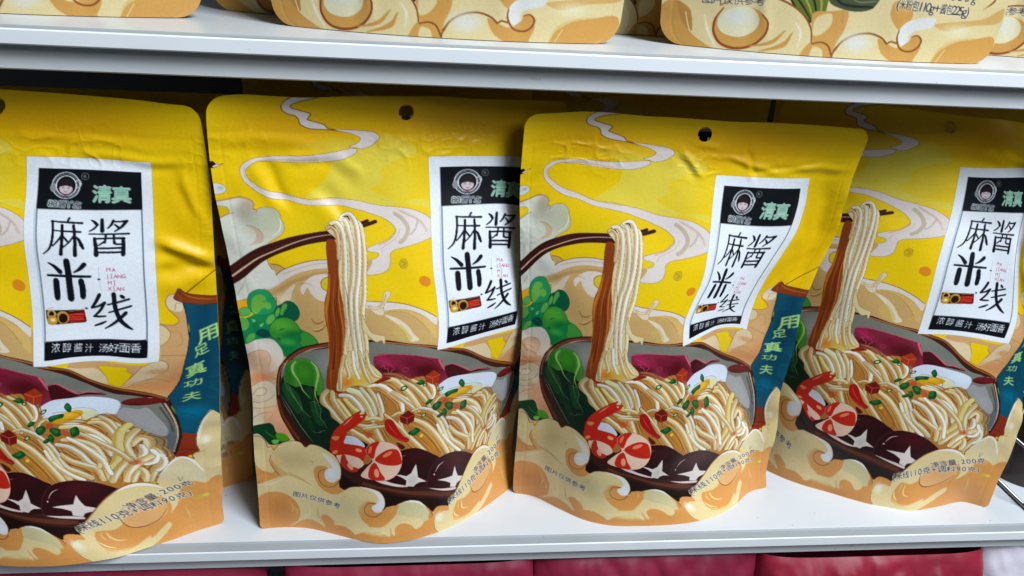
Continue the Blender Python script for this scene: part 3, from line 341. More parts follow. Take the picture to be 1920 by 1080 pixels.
80,1],["G",[1623,2377,130,80],30,[196,108,36],80,1],["G",[1914,2527,90,120],0,[176,96,40],90,1],["G",[1358,2373,140,80],40,[206,132,30],90,1],["G",[799,2216,100,80],0,[196,110,40],80,1],["G",[1894,2369,30,40],0,[200,40,24],90,1],["G",[1869,2591,50,30],0,[190,50,24],90,1],["G",[946,1849,80,50],30,[206,120,40],80,1],["N",[495,1871,462,1929,478,1986,522,2042,567,2106,619,2156],50.6,[222,200,146],[238,236,222],1],["N",[531,1878,538,1946,583,2024,636,2096,663,2126],45.1,[222,200,146],[238,236,222],1],["N",[617,1935,677,2014,737,2058,792,2104],38.5,[226,214,130],[236,226,150],1],["N",[586,1904,647,1916,706,1977,748,2036],42.9,[238,236,222],[246,246,240],1],["N",[645,1858,715,1896,769,1969,815,2060,832,2106],66.0,[226,226,176],[232,240,214],1],["N",[724,1844,765,1903,808,1970,848,2062],38.5,[226,226,196],[238,236,222],1],["N",[780,1851,823,1918,863,2003,899,2103],36.3,[222,200,146],[238,236,222],1],["N",[687,2215,747,2237,817,2276,874,2324],38.5,[222,200,146],[238,236,222],1],["N",[835,2144,867,2213,899,2274,930,2321],44.0,[222,200,146],[238,236,222],1],["N",[779,2104,845,2099,893,2110],33.0,[222,200,146],[238,236,222],1],["N",[722,2148,783,2164,856,2153],33.0,[222,200,146],[238,236,222],1],["N",[809,1807,915,1862,1000,1915,1107,1985,1195,2082],36.3,[222,200,146],[238,236,222],1],["N",[773,1825,860,1824,944,1887,1028,1973,1057,2054],39.6,[238,236,222],[246,246,242],1],["N",[847,1897,874,1973,901,2051],28.6,[238,236,222],[246,246,242],1],["N",[868,1771,951,1783,1041,1867,1115,1949,1199,2059],47.3,[222,200,146],[238,236,222],1],["N",[1010,1793,1099,1850,1203,1957,1284,2072],38.5,[222,200,146],[238,236,222],1],["N",[1089,1790,1168,1850,1243,1942,1277,1998],31.9,[222,200,146],[238,236,222],1],["N",[1218,1824,1269,1891,1292,1962,1271,2005],33.0,[238,236,222],[238,236,222],1],["N",[1373,1984,1332,2005,1305,2062],30.8,[222,200,146],[238,236,222],1],["N",[1709,2080,1792,2109,1874,2206,1908,2286],30.8,[222,200,146],[238,236,222],1],["N",[1753,2066,1806,2123,1838,2203,1840,2262],33.0,[222,200,146],[238,236,222],1],["N",[1688,2100,1758,2120,1804,2182,1828,2260,1826,2303],34.1,[222,200,146],[238,236,222],1],["N",[1495,2078,1616,2116,1716,2187,1781,2266,1813,2323],46.2,[222,200,146],[238,236,222],1],["N",[1634,2181,1733,2239,1783,2324,1802,2393],41.8,[238,236,222],[248,248,246],1],["N",[1512,2193,1625,2238,1717,2308,1750,2403,1757,2505,1758,2588],42.9,[222,200,146],[238,236,222],1],["N",[1467,2222,1553,2268,1636,2351,1684,2437,1721,2483],39.6,[238,236,222],[238,236,222],1],["N",[1501,2313,1575,2393,1661,2453,1715,2495,1728,2582],38.5,[222,200,146],[238,236,222],1],["N",[1670,2295,1716,2352,1738,2422,1730,2485],30.8,[222,200,146],[238,236,222],1],["N",[1420,2218,1474,2336,1541,2441,1623,2508,1676,2557],46.2,[222,200,146],[238,236,222],1],["N",[1334,2148,1392,2235,1447,2343,1508,2453,1555,2538],50.6,[222,200,146],[238,236,222],1],["N",[1155,2153,1251,2212,1342,2306,1430,2411,1487,2519],50.6,[222,200,146],[238,236,222],1],["N",[1043,2144,1073,2225,1148,2314,1230,2401,
1304,2480],38.5,[222,200,146],[238,236,222],1],["N",[1144,2140,1262,2223,1372,2340,1466,2470,1520,2556],44.0,[222,200,146],[238,236,222],1],["N",[973,2088,1020,2068,1071,2080],22.0,[222,200,146],[238,236,222],1],["N",[1938,2429,1943,2356,1946,2281,1921,2259,1883,2325],39.6,[222,200,146],[238,236,222],1],["N",[1960,2356,1976,2401,1967,2475,1937,2551,1908,2618],34.1,[222,200,146],[238,236,222],1],["N",[1981,2409,1985,2462,1974,2505,1953,2539],27.5,[238,236,222],[238,236,222],1],["N",[1953,2371,1960,2415,1947,2466,1920,2485],33.0,[238,236,222],[250,250,250],1],["N",[1920,2326,1923,2385,1904,2434],30.8,[238,236,222],[250,250,250],1],["N",[1898,2518,1903,2561,1892,2615],33.0,[222,200,146],[238,236,222],1],["N",[1911,2191,1880,2259,1864,2323,1872,2396,1887,2461],41.8,[222,200,146],[238,236,222],1],["N",[1885,2150,1853,2205,1835,2290,1831,2376,1807,2458,1774,2501],46.2,[226,214,130],[222,200,146],1],["N",[1945,2422,1900,2462,1859,2521,1820,2604],42.9,[222,200,146],[250,250,250],1],["N",[1870,2431,1833,2483,1796,2540,1761,2602],40.7,[222,200,146],[238,236,222],1],["N",[1884,2538,1861,2576,1843,2615],27.5,[222,200,146],[238,236,222],1],["G",[1886,2468,30,20],0,[190,60,30],70,0],["N",[950,1887,1040,1959,1129,2036,1166,2083],33.0,[222,200,146],[238,236,222],1],["N",[1134,2068,1192,2061,1288,2093],25.3,[222,200,146],[238,236,222],1],["N",[1549,2188,1658,2293,1747,2424,1772,2545],31.9,[238,236,222],[238,236,222],1],["N",[1586,2136,1717,2249,1828,2373,1878,2475],31.9,[222,200,146],[238,236,222],1],["N",[1379,2258,1443,2372,1539,2482,1634,2565],33.0,[238,236,222],[238,236,222],1],["N",[1190,2049,1307,2110,1423,2225,1490,2326],30.8,[238,236,222],[238,236,222],1],["N",[916,2067,969,2118,1048,2198,1131,2296],27.5,[222,200,146],[238,236,222],1],["N",[568,1944,621,2030,675,2103],33.0,[226,214,130],[238,236,222],1],["N",[764,2178,837,2174,918,2165],27.5,[222,200,146],[238,236,222],1],["N",[626,2164,686,2200,768,2252,831,2299],33.0,[222,200,146],[238,236,222],1],["/N"],["F",[537,1867,567,1858,603,1874,573,1893],[176,36,20],1,100],["F",[765,2208,841,2226,802,2261],[196,80,30],1,80],["F",[772,1822,818,1763,879,1749,930,1765,870,1793,809,1807],[140,36,20],1,100],["F",[808,1799,854,1752,897,1749,869,1778,846,1807],[150,44,24],1,100],["F",[597,829,643,821,651,878,655,955,636,1056,638,1135,637,1281,632,1372,611,1565,579,1689,578,1709,561,1867,537,1861,495,1852,497,1716,518,1612,509,1694,522,1507,518,1406,513,1309,525,1218,552,1141,576,1025,580,958],[140,66,24],1,100],["S",[583,1042,558,1169,529,1259,522,1357],[196,116,40],[4.2,13.8,21.2,5.3],0,1,1,80],["S",[629,1194,624,1372,605,1565],[186,96,30],[4.2,13.8,10.6],0,1,1,70],["S",[586,1196,568,1439,538,1692],[96,36,14],[5.3,13.8,10.6],0,1,1,80],["S",[535,1624,520,1735,525,1846],[176,90,30],[4.2,11.6,5.3],0,1,1,80],["F",[605,759,631,721,669,712,699,682,748,661,786,697,819,735,824,843,797,1052,769,1244,745,1364,765,1521,770,1629,801,1663,866,1745,808,1799,767,1833,711,1819,651,1832,609,1870,561,1862,578,1709,592,1606,611,1565,
632,1372,638,1251,632,1136,639,1022,653,933,654,818],[220,206,160],1,100],["G",[709,1772,120,60],0,[222,180,60],90,1],["G",[626,1797,50,60],0,[222,130,30],90,1],["N",[607,756,634,740,661,769,664,845,652,938],25.3,[226,190,150],[230,224,204],0],["N",[637,721,669,716,695,752,698,844,687,954,671,1055,652,1262,651,1370,628,1498,614,1631],31.9,[230,224,204],[238,236,222],0],["N",[776,692,809,729,816,799,809,925,789,1052,775,1158,746,1304,757,1489,759,1664],29.7,[226,212,170],[238,236,222],0],["N",[694,698,722,703,735,767,741,876,720,1053,684,1190,673,1369,684,1559,695,1681],34.1,[230,224,204],[238,236,222],0],["N",[704,685,748,666,776,697,788,767,779,897,753,1052,719,1189,706,1366,718,1557,730,1679],33.0,[230,224,204],[246,246,244],0],["N",[610,1591,584,1730,588,1864],27.5,[222,200,146],[238,236,222],0],["N",[645,1562,620,1645,643,1740,637,1768],23.1,[222,200,146],[238,236,222],0],["N",[667,1560,672,1682,709,1765],28.6,[230,224,204],[238,236,222],0],["N",[707,1558,730,1665,756,1742,790,1799],29.7,[222,200,146],[238,236,222],0],["N",[753,1555,771,1664,817,1741,854,1752],28.6,[222,200,146],[238,236,222],0],["/N"],["S",[581,1036,551,1170,528,1271,525,1406,514,1573,511,1687],[206,126,40],[2.1,6.3,7.9,6.3,4.8,2.6],0,1,0,70],["S",[597,1035,567,1169,549,1270,547,1404,535,1571,532,1685],[120,48,14],[2.1,6.3,7.9,6.3,4.8,2.6],0,1,0,70],["S",[616,1035,586,1167,572,1268,572,1402,560,1569,556,1684],[188,104,34],[2.1,6.3,7.9,6.3,4.8,2.6],0,1,0,70],["S",[634,1034,605,1166,595,1266,597,1399,584,1567,579,1682],[96,38,14],[2.1,6.3,7.9,6.3,4.8,2.6],0,1,0,70],["S",[648,1033,618,1165,613,1265,616,1398,603,1565,597,1680],[214,142,60],[2.1,6.3,7.9,6.3,4.8,2.6],0,1,0,70],["S",[648,1401,629,1530,637,1650],[226,180,90],[2.1,7.4,2.1],0,1,0,100],["S",[711,1076,698,1248,674,1431],[160,150,120],[1.6,4.2,1.6],0,1,0,100],["S",[663,1078,669,1220,663,1309],[120,110,80],[1.6,5.3,1.6],0,1,0,100],["S",[751,1103,729,1305,713,1428],[190,170,130],[1.6,5.3,1.6],0,1,0,100],["S",[747,1292,758,1339,791,1410,835,1427,875,1435,867,1491,854,1464,817,1476,768,1431,738,1389],[150,110,60],[4.2],1,1,0,100],["F",[747,1292,758,1339,791,1410,835,1427,875,1435,867,1491,854,1464,817,1476,768,1431,738,1389],[222,206,160],1,100],["S",[709,684,736,681,753,708],[60,26,20],[2.1,9.5,2.1],0,1,0,100],["S",[625,732,650,736,664,752],[80,36,24],[2.1,7.4,2.1],0,1,0,100],["F",[217,1768,230,1713,262,1664,308,1642,348,1632,398,1644,435,1680,459,1740,472,1808,465,1872,447,1916,451,1980,509,2035,529,2093,594,2157,545,2226,531,2302,533,2377,445,2344,382,2302,327,2237,279,2151,244,2066,203,1983,177,1901,193,1818],[16,46,28],1,100],["F",[217,1768,230,1713,262,1664,308,1642,348,1632,398,1644,435,1680,459,1740,472,1808,462,1879,435,1917,413,1848,366,1837,331,1833,295,1857,250,1840,216,1816],[70,142,50],1,100],["G",[243,1759,40,120],0,[40,110,30],80,1],["F",[304,1693,347,1655,391,1671,411,1723,411,1792,395,1842,355,1831,320,1814,303,1754],[48,124,34],1,100],["G",[347,1736,60,80],0,[70,150,40],80,1],["F",[216,1830,260,1860,305,
1919,327,2017,303,2077,256,2022,216,1947,196,1879],[30,84,40],1,85],["F",[342,1874,389,1849,412,1897,405,1954,370,1950],[24,74,36],1,80],["F",[381,1992,417,1982,448,2038,443,2105,474,2162,431,2157,400,2085],[30,82,42],1,80],["F",[327,2075,369,2087,400,2159,413,2225,364,2183,333,2133],[26,72,38],1,70],["S",[238,1841,270,1929,315,2018,351,2117],[96,150,84],[3.2,7.4,5.3,2.1],0,1,0,80],["S",[412,1911,411,1983,430,2069],[96,150,84],[2.6,5.8,2.1],0,1,0,70],["G",[366,1851,60,30],0,[10,46,26],60,1],["S",[301,1660,276,1702,278,1749,309,1808,336,1882,382,1942],[150,190,110],[5.3,15.9,14.8,9.5,6.3,2.6],0,1,0,100],["S",[398,1650,429,1694,438,1755,422,1840,415,1911,438,1981],[156,196,104],[5.3,14.8,15.9,10.6,7.4,2.6],0,1,0,100],["S",[223,1727,219,1829,258,1923,304,1990],[90,130,80],[2.1,4.8,4.2,1.6],0,1,0,100],["S",[450,1740,457,1823,441,1916],[90,150,50],[2.1,7.4,2.1],0,1,0,100],["S",[316,1968,327,2032,381,2101],[110,140,110],[1.6,3.2,1.6],0,1,0,100],["S",[375,1982,405,1967,439,1995,454,2038,449,2097,474,2140,497,2183],[110,150,110],[2.1,3.7,3.2,3.2,3.2,3.2,2.1],0,1,0,100],["S",[339,2045,351,2074,394,2100],[90,120,95],[1.6,2.6,1.6],0,1,0,100],["S",[393,2035,424,2055,443,2105],[80,116,90],[1.6,2.6,1.6],0,1,0,100],["S",[394,2218,438,2227,463,2211,497,2204],[130,150,130],[1.6,3.2,1.6],0,1,0,100],["S",[472,2044,529,2093],[70,90,80],[1.6,2.6,1.6],0,1,0,100],["S",[214,1850,235,1925,245,1994],[70,110,80],[1.6,2.6,1.6],0,1,0,100],["S",[188,1928,232,2009,279,2107,339,2214,401,2308],[150,130,110],[1.6,3.7,3.7,4.2,2.1],0,1,0,100],["G",[291,2048,50,140],-30,[10,36,24],70,1],["S",[310,2004,321,2090,333,2148],[60,90,70],[1.6,2.6,1.6],0,1,0,100],["F",[1034,2407,1122,2392,1199,2405,1279,2444,1354,2496,1421,2551,1358,2602,1307,2659,1289,2712,1221,2705,1148,2693,1050,2667,967,2644,864,2605,981,2596,1051,2562,1080,2478],[48,16,18],1,100],["G",[1201,2464,140,60],0,[66,20,24],80,1],["F",[864,2600,946,2613,1002,2635,1106,2670,1134,2683,1050,2669,967,2644,905,2623],[226,206,200],1,100],["F",[1200,2530,1208,2576,1213,2634,1285,2684,1224,2673,1193,2678,1170,2692,1109,2672,1116,2635,1080,2607,1023,2576,1073,2587,1116,2604,1157,2590],[216,206,200],0,100],["G",[1166,2645,40,40],0,[190,180,176],70,1],["S",[1068,2445,1112,2440],[220,150,140],[2.6,4.8,2.1],0,1,0,100],["F",[776,2617,879,2646,981,2668,1132,2715,1276,2753,1492,2825,1471,2842,1301,2793,1116,2734,947,2679,777,2641],[98,54,38],1,100],["S",[1287,2728,1300,2657,1351,2586,1430,2544,1539,2545,1653,2579,1751,2642,1826,2729,1844,2789,1694,2793,1586,2813,1529,2821,1416,2786],[118,84,84],[4.2],1,1,0,100],["F",[1287,2728,1300,2657,1351,2586,1430,2544,1539,2545,1653,2579,1751,2642,1826,2729,1844,2789,1694,2793,1586,2813,1529,2821,1416,2786],[52,16,20],1,100],["G",[1582,2610,130,70],0,[80,22,28],80,1],["F",[1298,2736,1402,2769,1541,2810,1529,2820,1415,2787],[220,200,196],1,100],["F",[1566,2659,1571,2698,1581,2741,1658,2777,1597,2781,1557,2786,1533,2806,1488,2788,1497,2761,1452,2732,1379,2700,1473,2714,1528,2720],[218,208,202],0,100],["S",
[1463,2588,1409,2600,1372,2634],[226,180,176],[2.1,7.4,3.2],0,1,0,100],["F",[1365,2653,1365,2654,1364,2656,1362,2657,1360,2658,1357,2659,1355,2658,1353,2657,1351,2656,1350,2654,1349,2653,1350,2651,1351,2649,1353,2648,1355,2647,1357,2647,1360,2647,1362,2648,1364,2649,1365,2651],[226,180,176],1,100],["F",[1778,2697,1778,2699,1777,2701,1775,2702,1773,2703,1770,2703,1768,2703,1766,2702,1764,2701,1763,2699,1762,2697,1763,2695,1764,2694,1766,2692,1768,2691,1770,2691,1773,2691,1775,2692,1777,2694,1778,2695],[226,190,190],1,100],["S",[1780,2720,1799,2765],[220,160,160],[3.2,4.8,1.6],0,1,0,100],["F",[668,2237,749,2274,827,2335,760,2355,671,2297],[34,20,18],1,100],["F",[626,2249,688,2241,756,2286,782,2330,739,2337,691,2322,628,2305],[210,214,226],1,100],["S",[735,2032,724,2066,776,2059,759,2104,691,2170,641,2212,633,2253,621,2298,646,2334,542,2376,525,2302,539,2234,569,2180,612,2134,655,2089],[120,20,14],[3.2],1,1,0,100],["F",[735,2032,724,2066,776,2059,759,2104,691,2170,641,2212,633,2253,621,2298,646,2334,542,2376,525,2302,539,2234,569,2180,612,2134,655,2089],[196,44,26],1,100],["S",[680,2081,644,2126,613,2160],[240,170,140],[2.1,6.3,2.1],0,1,1,100],["S",[744,2081,690,2148,634,2201],[150,20,14],[2.1,4.8,2.1],0,1,1,100],["F",[750,2082,750,2084,749,2086,747,2087,744,2088,741,2088,739,2088,736,2087,734,2086,733,2084,732,2082,733,2081,734,2079,736,2078,739,2077,741,2076,744,2077,747,2078,749,2079,750,2081],[250,200,190],1,100],["F",[533,2264,558,2248,591,2254,566,2285],[226,130,80],1,100],["S",[786,2471,769,2494,744,2510,713,2517,678,2515,644,2504,614,2485,590,2460,575,2431,571,2401,578,2374,595,2351,620,2335,652,2328,686,2330,720,2341,750,2360,774,2385,789,2414,793,2443],[120,30,20],[3.2],1,1,0,100],["F",[786,2471,769,2494,744,2510,713,2517,678,2515,644,2504,614,2485,590,2460,575,2431,571,2401,578,2374,595,2351,620,2335,652,2328,686,2330,720,2341,750,2360,774,2385,789,2414,793,2443],[232,198,176],1,100],["F",[522,2347,560,2308,684,2311,772,2334,804,2400,781,2454,736,2421,641,2398,582,2408,549,2406],[196,44,26],1,100],["F",[612,2403,607,2485,666,2535,720,2541,743,2515,684,2488,649,2438,635,2402],[190,50,34],1,100],["F",[691,2487,696,2495,699,2504,700,2512,699,2518,696,2522,691,2524,685,2523,678,2519,671,2513,665,2505,660,2497,656,2488,655,2480,656,2474,659,2470,664,2468,671,2469,678,2473,685,2479],[236,170,140],1,100],["F",[761,2368,758,2372,753,2374,747,2375,739,2374,732,2372,724,2369,718,2364,714,2360,712,2355,712,2350,715,2346,719,2344,726,2343,733,2344,741,2346,749,2349,755,2354,759,2358,761,2363],[240,160,110],1,100],["F",[581,2372,582,2376,581,2381,579,2386,574,2391,569,2395,563,2398,556,2399,551,2399,546,2397,543,2394,542,2390,542,2385,545,2380,549,2375,555,2371,561,2368,567,2367,573,2367,578,2369],[236,140,90],1,100],["F",[802,2385,845,2423,819,2472,778,2472,777,2450],[176,110,60],1,100],["S",[761,2572,807,2500,846,2452,795,2385,793,2341,838,2299,907,2294,986,2317,1047,2367,1079,2443,1073,2525,1030,2585,960,2610,864,2602],[140,40,24],[3.2],1,1,0,100],
["F",[761,2572,807,2500,846,2452,795,2385,793,2341,838,2299,907,2294,986,2317,1047,2367,1079,2443,1073,2525,1030,2585,960,2610,864,2602],[232,198,176],1,100],["F",[866,2431,954,2371,1033,2378,1068,2434,1074,2502,965,2499,881,2464],[196,44,26],1,100],["F",[859,2466,827,2501,818,2578,857,2602,946,2604,911,2546,878,2481],[196,44,26],1,100],["F",[852,2434,802,2393,794,2345,838,2301,893,2295,869,2352],[196,44,26],1,100],["F",[999,2391,999,2396,996,2402,989,2409,980,2416,969,2422,958,2427,947,2429,937,2430,930,2428,926,2425,926,2419,929,2413,936,2406,945,2399,956,2393,967,2389,978,2386,988,2385,995,2387],[236,130,90],1,100],["F",[898,2547,899,2558,898,2568,896,2576,892,2581,887,2584,881,2584,875,2580,870,2574,865,2565,862,2555,861,2544,862,2535,864,2526,868,2521,873,2518,879,2518,885,2522,890,2528,894,2537],[236,160,120],1,100],["F",[836,2359,834,2369,831,2377,827,2384,823,2388,819,2389,815,2386,813,2381,812,2374,811,2365,813,2355,815,2345,818,2337,822,2330,826,2327,830,2326,833,2328,836,2333,837,2340,837,2349],[236,120,90],1,100],["S",[853,2452,922,2442,1066,2503],[160,30,20],[2.6],0,1,0,100],["S",[1058,1842,1061,1848,1061,1855,1058,1862,1054,1868,1047,1874,1040,1878,1032,1880,1025,1880,1019,1877,1014,1873,1011,1867,1011,1860,1014,1853,1018,1847,1025,1841,1032,1837,1040,1835,1047,1835,1053,1838],[16,60,28],[1.1],1,1,0,100],["F",[1058,1842,1061,1848,1061,1855,1058,1862,1054,1868,1047,1874,1040,1878,1032,1880,1025,1880,1019,1877,1014,1873,1011,1867,1011,1860,1014,1853,1018,1847,1025,1841,1032,1837,1040,1835,1047,1835,1053,1838],[20,84,40],1,100],["F",[1048,1849,1050,1852,1050,1856,1048,1860,1046,1863,1042,1866,1038,1869,1034,1870,1030,1870,1026,1868,1024,1866,1022,1863,1022,1859,1024,1855,1026,1852,1030,1848,1034,1846,1038,1845,1042,1845,1046,1847],[206,214,160],1,100],["S",[1361,1907,1363,1912,1364,1918,1362,1924,1359,1930,1353,1936,1347,1940,1341,1942,1334,1943,1328,1941,1324,1938,1322,1933,1321,1928,1323,1921,1326,1915,1332,1910,1338,1906,1344,1903,1351,1903,1357,1904],[16,60,28],[1.1],1,1,0,100],["F",[1361,1907,1363,1912,1364,1918,1362,1924,1359,1930,1353,1936,1347,1940,1341,1942,1334,1943,1328,1941,1324,1938,1322,1933,1321,1928,1323,1921,1326,1915,1332,1910,1338,1906,1344,1903,1351,1903,1357,1904],[20,84,40],1,100],["F",[1353,1914,1354,1917,1354,1920,1353,1924,1351,1927,1349,1930,1345,1932,1341,1934,1338,1934,1335,1933,1332,1931,1331,1929,1331,1925,1332,1922,1334,1919,1337,1916,1340,1913,1344,1912,1347,1912,1350,1912],[206,214,160],1,100],["S",[1255,2118,1257,2122,1258,2128,1256,2134,1253,2140,1248,2145,1242,2149,1235,2151,1229,2152,1224,2151,1220,2148,1217,2143,1217,2137,1219,2132,1222,2126,1227,2120,1233,2117,1239,2114,1246,2114,1251,2115],[16,60,28],[1.1],1,1,0,100],["F",[1255,2118,1257,2122,1258,2128,1256,2134,1253,2140,1248,2145,1242,2149,1235,2151,1229,2152,1224,2151,1220,2148,1217,2143,1217,2137,1219,2132,1222,2126,1227,2120,1233,2117,1239,2114,1246,2114,1251,2115],[20,84,40],1,100],["F",[1247,2125,1248,2127,1249,2130,1248,2133,1246,2137,
1243,2139,1240,2142,1236,2143,1233,2143,1230,2143,1228,2141,1226,2138,1226,2135,1227,2132,1229,2129,1232,2126,1235,2124,1238,2122,1242,2122,1245,2123],[206,214,160],1,100],["S",[1211,1849,1210,1853,1208,1857,1204,1860,1200,1862,1196,1862,1191,1862,1187,1860,1184,1857,1181,1853,1181,1849,1181,1845,1184,1842,1187,1839,1191,1837,1196,1836,1200,1837,1204,1839,1208,1842,1210,1845],[16,60,28],[1.1],1,1,0,100],["F",[1211,1849,1210,1853,1208,1857,1204,1860,1200,1862,1196,1862,1191,1862,1187,1860,1184,1857,1181,1853,1181,1849,1181,1845,1184,1842,1187,1839,1191,1837,1196,1836,1200,1837,1204,1839,1208,1842,1210,1845],[20,84,40],1,100],["F",[1204,1849,1204,1852,1202,1854,1201,1855,1198,1856,1196,1857,1193,1856,1191,1855,1189,1854,1188,1852,1187,1849,1188,1847,1189,1845,1191,1844,1193,1843,1196,1842,1198,1843,1201,1844,1202,1845,1204,1847],[206,214,160],1,100],["F",[1134,1816,1150,1795,1189,1818,1187,1841,1153,1843,1114,1817],[20,84,40],1,100],["F",[1139,1811,1147,1801,1166,1812,1165,1824,1148,1825,1129,1812],[60,140,60],1,60],["F",[1489,1906,1505,1882,1552,1935,1551,1971,1517,1948],[20,84,40],1,100],["F",[1499,1908,1507,1896,1530,1922,1530,1941,1513,1929],[60,140,60],1,60],["F",[1387,1980,1413,1964,1499,1966,1504,1997,1454,2001,1415,2017],[20,84,40],1,100],["F",[1409,1975,1422,1967,1465,1968,1467,1983,1443,1985,1423,1994],[60,140,60],1,60],["F",[1234,2028,1254,1997,1293,2001,1282,2024,1249,2043],[20,84,40],1,100],["F",[1242,2015,1252,2000,1272,2002,1266,2013,1250,2023],[60,140,60],1,60],["F",[1301,2081,1310,2047,1362,2038,1384,2069,1362,2110,1332,2117],[20,84,40],1,100],["F",[1315,2071,1320,2054,1346,2049,1357,2065,1345,2085,1330,2089],[60,140,60],1,60],["F",[1410,2077,1439,2066,1505,2108,1517,2140,1476,2159,1437,2126],[20,84,40],1,100],["F",[1430,2086,1444,2080,1477,2101,1483,2117,1463,2127,1443,2110],[60,140,60],1,60],["F",[1567,2141,1572,2114,1617,2114,1632,2185,1584,2192],[20,84,40],1,100],["F",[1573,2136,1576,2123,1598,2122,1606,2158,1582,2162],[60,140,60],1,60],["F",[1403,2139,1419,2120,1453,2163,1444,2204,1419,2180],[20,84,40],1,100],["F",[1409,2142,1417,2132,1434,2154,1430,2174,1417,2162],[60,140,60],1,60],["F",[1362,2174,1402,2155,1419,2176,1402,2194,1369,2192],[20,84,40],1,100],["F",[1370,2168,1390,2158,1398,2169,1390,2178,1373,2177],[60,140,60],1,60],["F",[1117,2262,1156,2242,1193,2232,1228,2267,1199,2290,1169,2296],[20,84,40],1,100],["F",[1141,2256,1161,2246,1180,2241,1197,2258,1183,2270,1168,2273],[60,140,60],1,60],["S",[1182,1765,1240,1722,1300,1778,1310,1841,1260,1859,1199,1822],[110,30,20],[2.1],1,0,0,100],["F",[1182,1765,1240,1722,1300,1778,1310,1841,1260,1859,1199,1822],[166,54,26],0,100],["S",[1188,1766,1246,1795,1300,1778],[226,130,90],[3.2],0,0,0,100],["S",[1246,1795,1259,1853],[226,130,90],[3.2],0,0,0,100],["S",[1036,2097,1100,2056,1157,2108,1159,2167,1105,2184,1047,2150],[110,30,20],[2.1],1,0,0,100],["F",[1036,2097,1100,2056,1157,2108,1159,2167,1105,2184,1047,2150],[120,26,20],0,100],["S",[1041,2098,1098,2125,1157,2108],[226,130,90],
[3.2],0,0,0,100],["S",[1098,2125,1105,2178],[226,130,90],[3.2],0,0,0,100],["F",[1379,2043,1396,2020,1443,2051,1393,2071],[190,80,40],1,100],["F",[1496,2105,1563,2144,1563,2177,1507,2149],[190,90,54],1,100],["F",[1616,2187,1682,2244,1632,2218],[200,100,60],1,100],["S",[925,2158,925,2121,955,2110,989,2136,1036,2218,1085,2279,1133,2318,1119,2333,1058,2307,989,2255,942,2205],[96,16,14],[3.2],1,1,0,100],["F",[925,2158,925,2121,955,2110,989,2136,1036,2218,1085,2279,1133,2318,1119,2333,1058,2307,989,2255,942,2205],[176,24,24],1,100],["S",[943,2138,977,2194,1040,2263],[220,80,70],[2.1,6.3,2.1],0,1,1,100],["S",[1004,2265,1065,2304,1118,2322],[226,90,100],[1.6,3.2,1.6],0,1,0,100],["F",[1256,2315,1256,2319,1253,2323,1250,2326,1245,2328,1240,2328,1235,2328,1231,2326,1227,2323,1225,2319,1224,2315,1225,2311,1227,2308,1231,2305,1235,2303,1240,2302,1245,2303,1250,2305,1253,2308,1256,2311],[236,206,60],1,100],["F",[1450,2356,1450,2359,1448,2362,1445,2364,1441,2365,1437,2366,1433,2365,1430,2364,1427,2362,1425,2359,1424,2356,1425,2353,1427,2350,1430,2348,1433,2346,1437,2346,1441,2346,1445,2348,1448,2350,1450,2353],[230,206,80],1,100],["F",[1029,2320,1075,2343,1106,2378,1070,2385],[90,30,24],1,100],["F",[-66,2283,-9,2265,41,2267,78,2304,92,2355,118,2348,131,2377,157,2340,205,2307,260,2296,314,2311,348,2352,382,2328,445,2340,510,2378,556,2413,594,2471,609,2537,605,2605,574,2660,601,2672,636,2691,683,2665,757,2656,838,2666,906,2690,940,2733,947,2785,926,2822,965,2799,998,2798,1024,2795,1004,2808,1051,2786,1113,2781,1181,2800,1241,2838,1279,2881,1305,2904,1340,2883,1394,2889,1439,2909,1422,2915,1517,2844,1576,2799,1641,2751,1711,2693,1782,2645,1839,2624,1888,2627,1926,2648,1925,2628,1965,2552,2006,2479,2042,2439,2067,2440,2094,2465,2091,2437,2103,2412,2119,2402,2112,2344,2112,2272,2123,2193,2145,2110,2172,2062,2260,2260,2260,3120,-60,3120,-60,2680],[222,201,150],1,100],["S",[-66,2283,-9,2265,41,2267,78,2304,92,2355,118,2348,131,2377,157,2340,205,2307,260,2296,314,2311,348,2352,382,2328,445,2340,510,2378,556,2413,594,2471,609,2537,605,2605,574,2660,601,2672,636,2691,683,2665,757,2656,838,2666,906,2690,940,2733,947,2785,926,2822,965,2799,998,2798,1024,2795,1004,2808,1051,2786,1113,2781,1181,2800,1241,2838,1279,2881,1305,2904,1340,2883,1394,2889,1439,2909,1422,2915,1517,2844,1576,2799,1641,2751,1711,2693,1782,2645,1839,2624,1888,2627,1926,2648,1925,2628,1965,2552,2006,2479,2042,2439,2067,2440,2094,2465,2091,2437,2103,2412,2119,2402,2112,2344,2112,2272,2123,2193,2145,2110,2172,2062],[122,70,34],[3.7],0,1,0,100],["G",[275,2451,120,100],0,[190,170,120],70,0],["G",[139,2475,50,100],0,[222,180,120],60,0],["F",[-12,2474,37,2541,108,2570,128,2551,107,2497,110,2452,136,2513,169,2590,105,2627,-15,2656],[214,152,84],1,100],["F",[110,2444,137,2498,202,2560,296,2606,386,2673,321,2637,220,2591,156,2606],[206,164,108],1,80],["S",[111,2422,99,2474,123,2535,157,2590],[122,70,34],[3.7],0,1,0,100],["S",[221,2560,308,2613,386,2673],[190,140,90],[3.2],0,1,0,100],["F",[-55,2811,-4,2780,48,
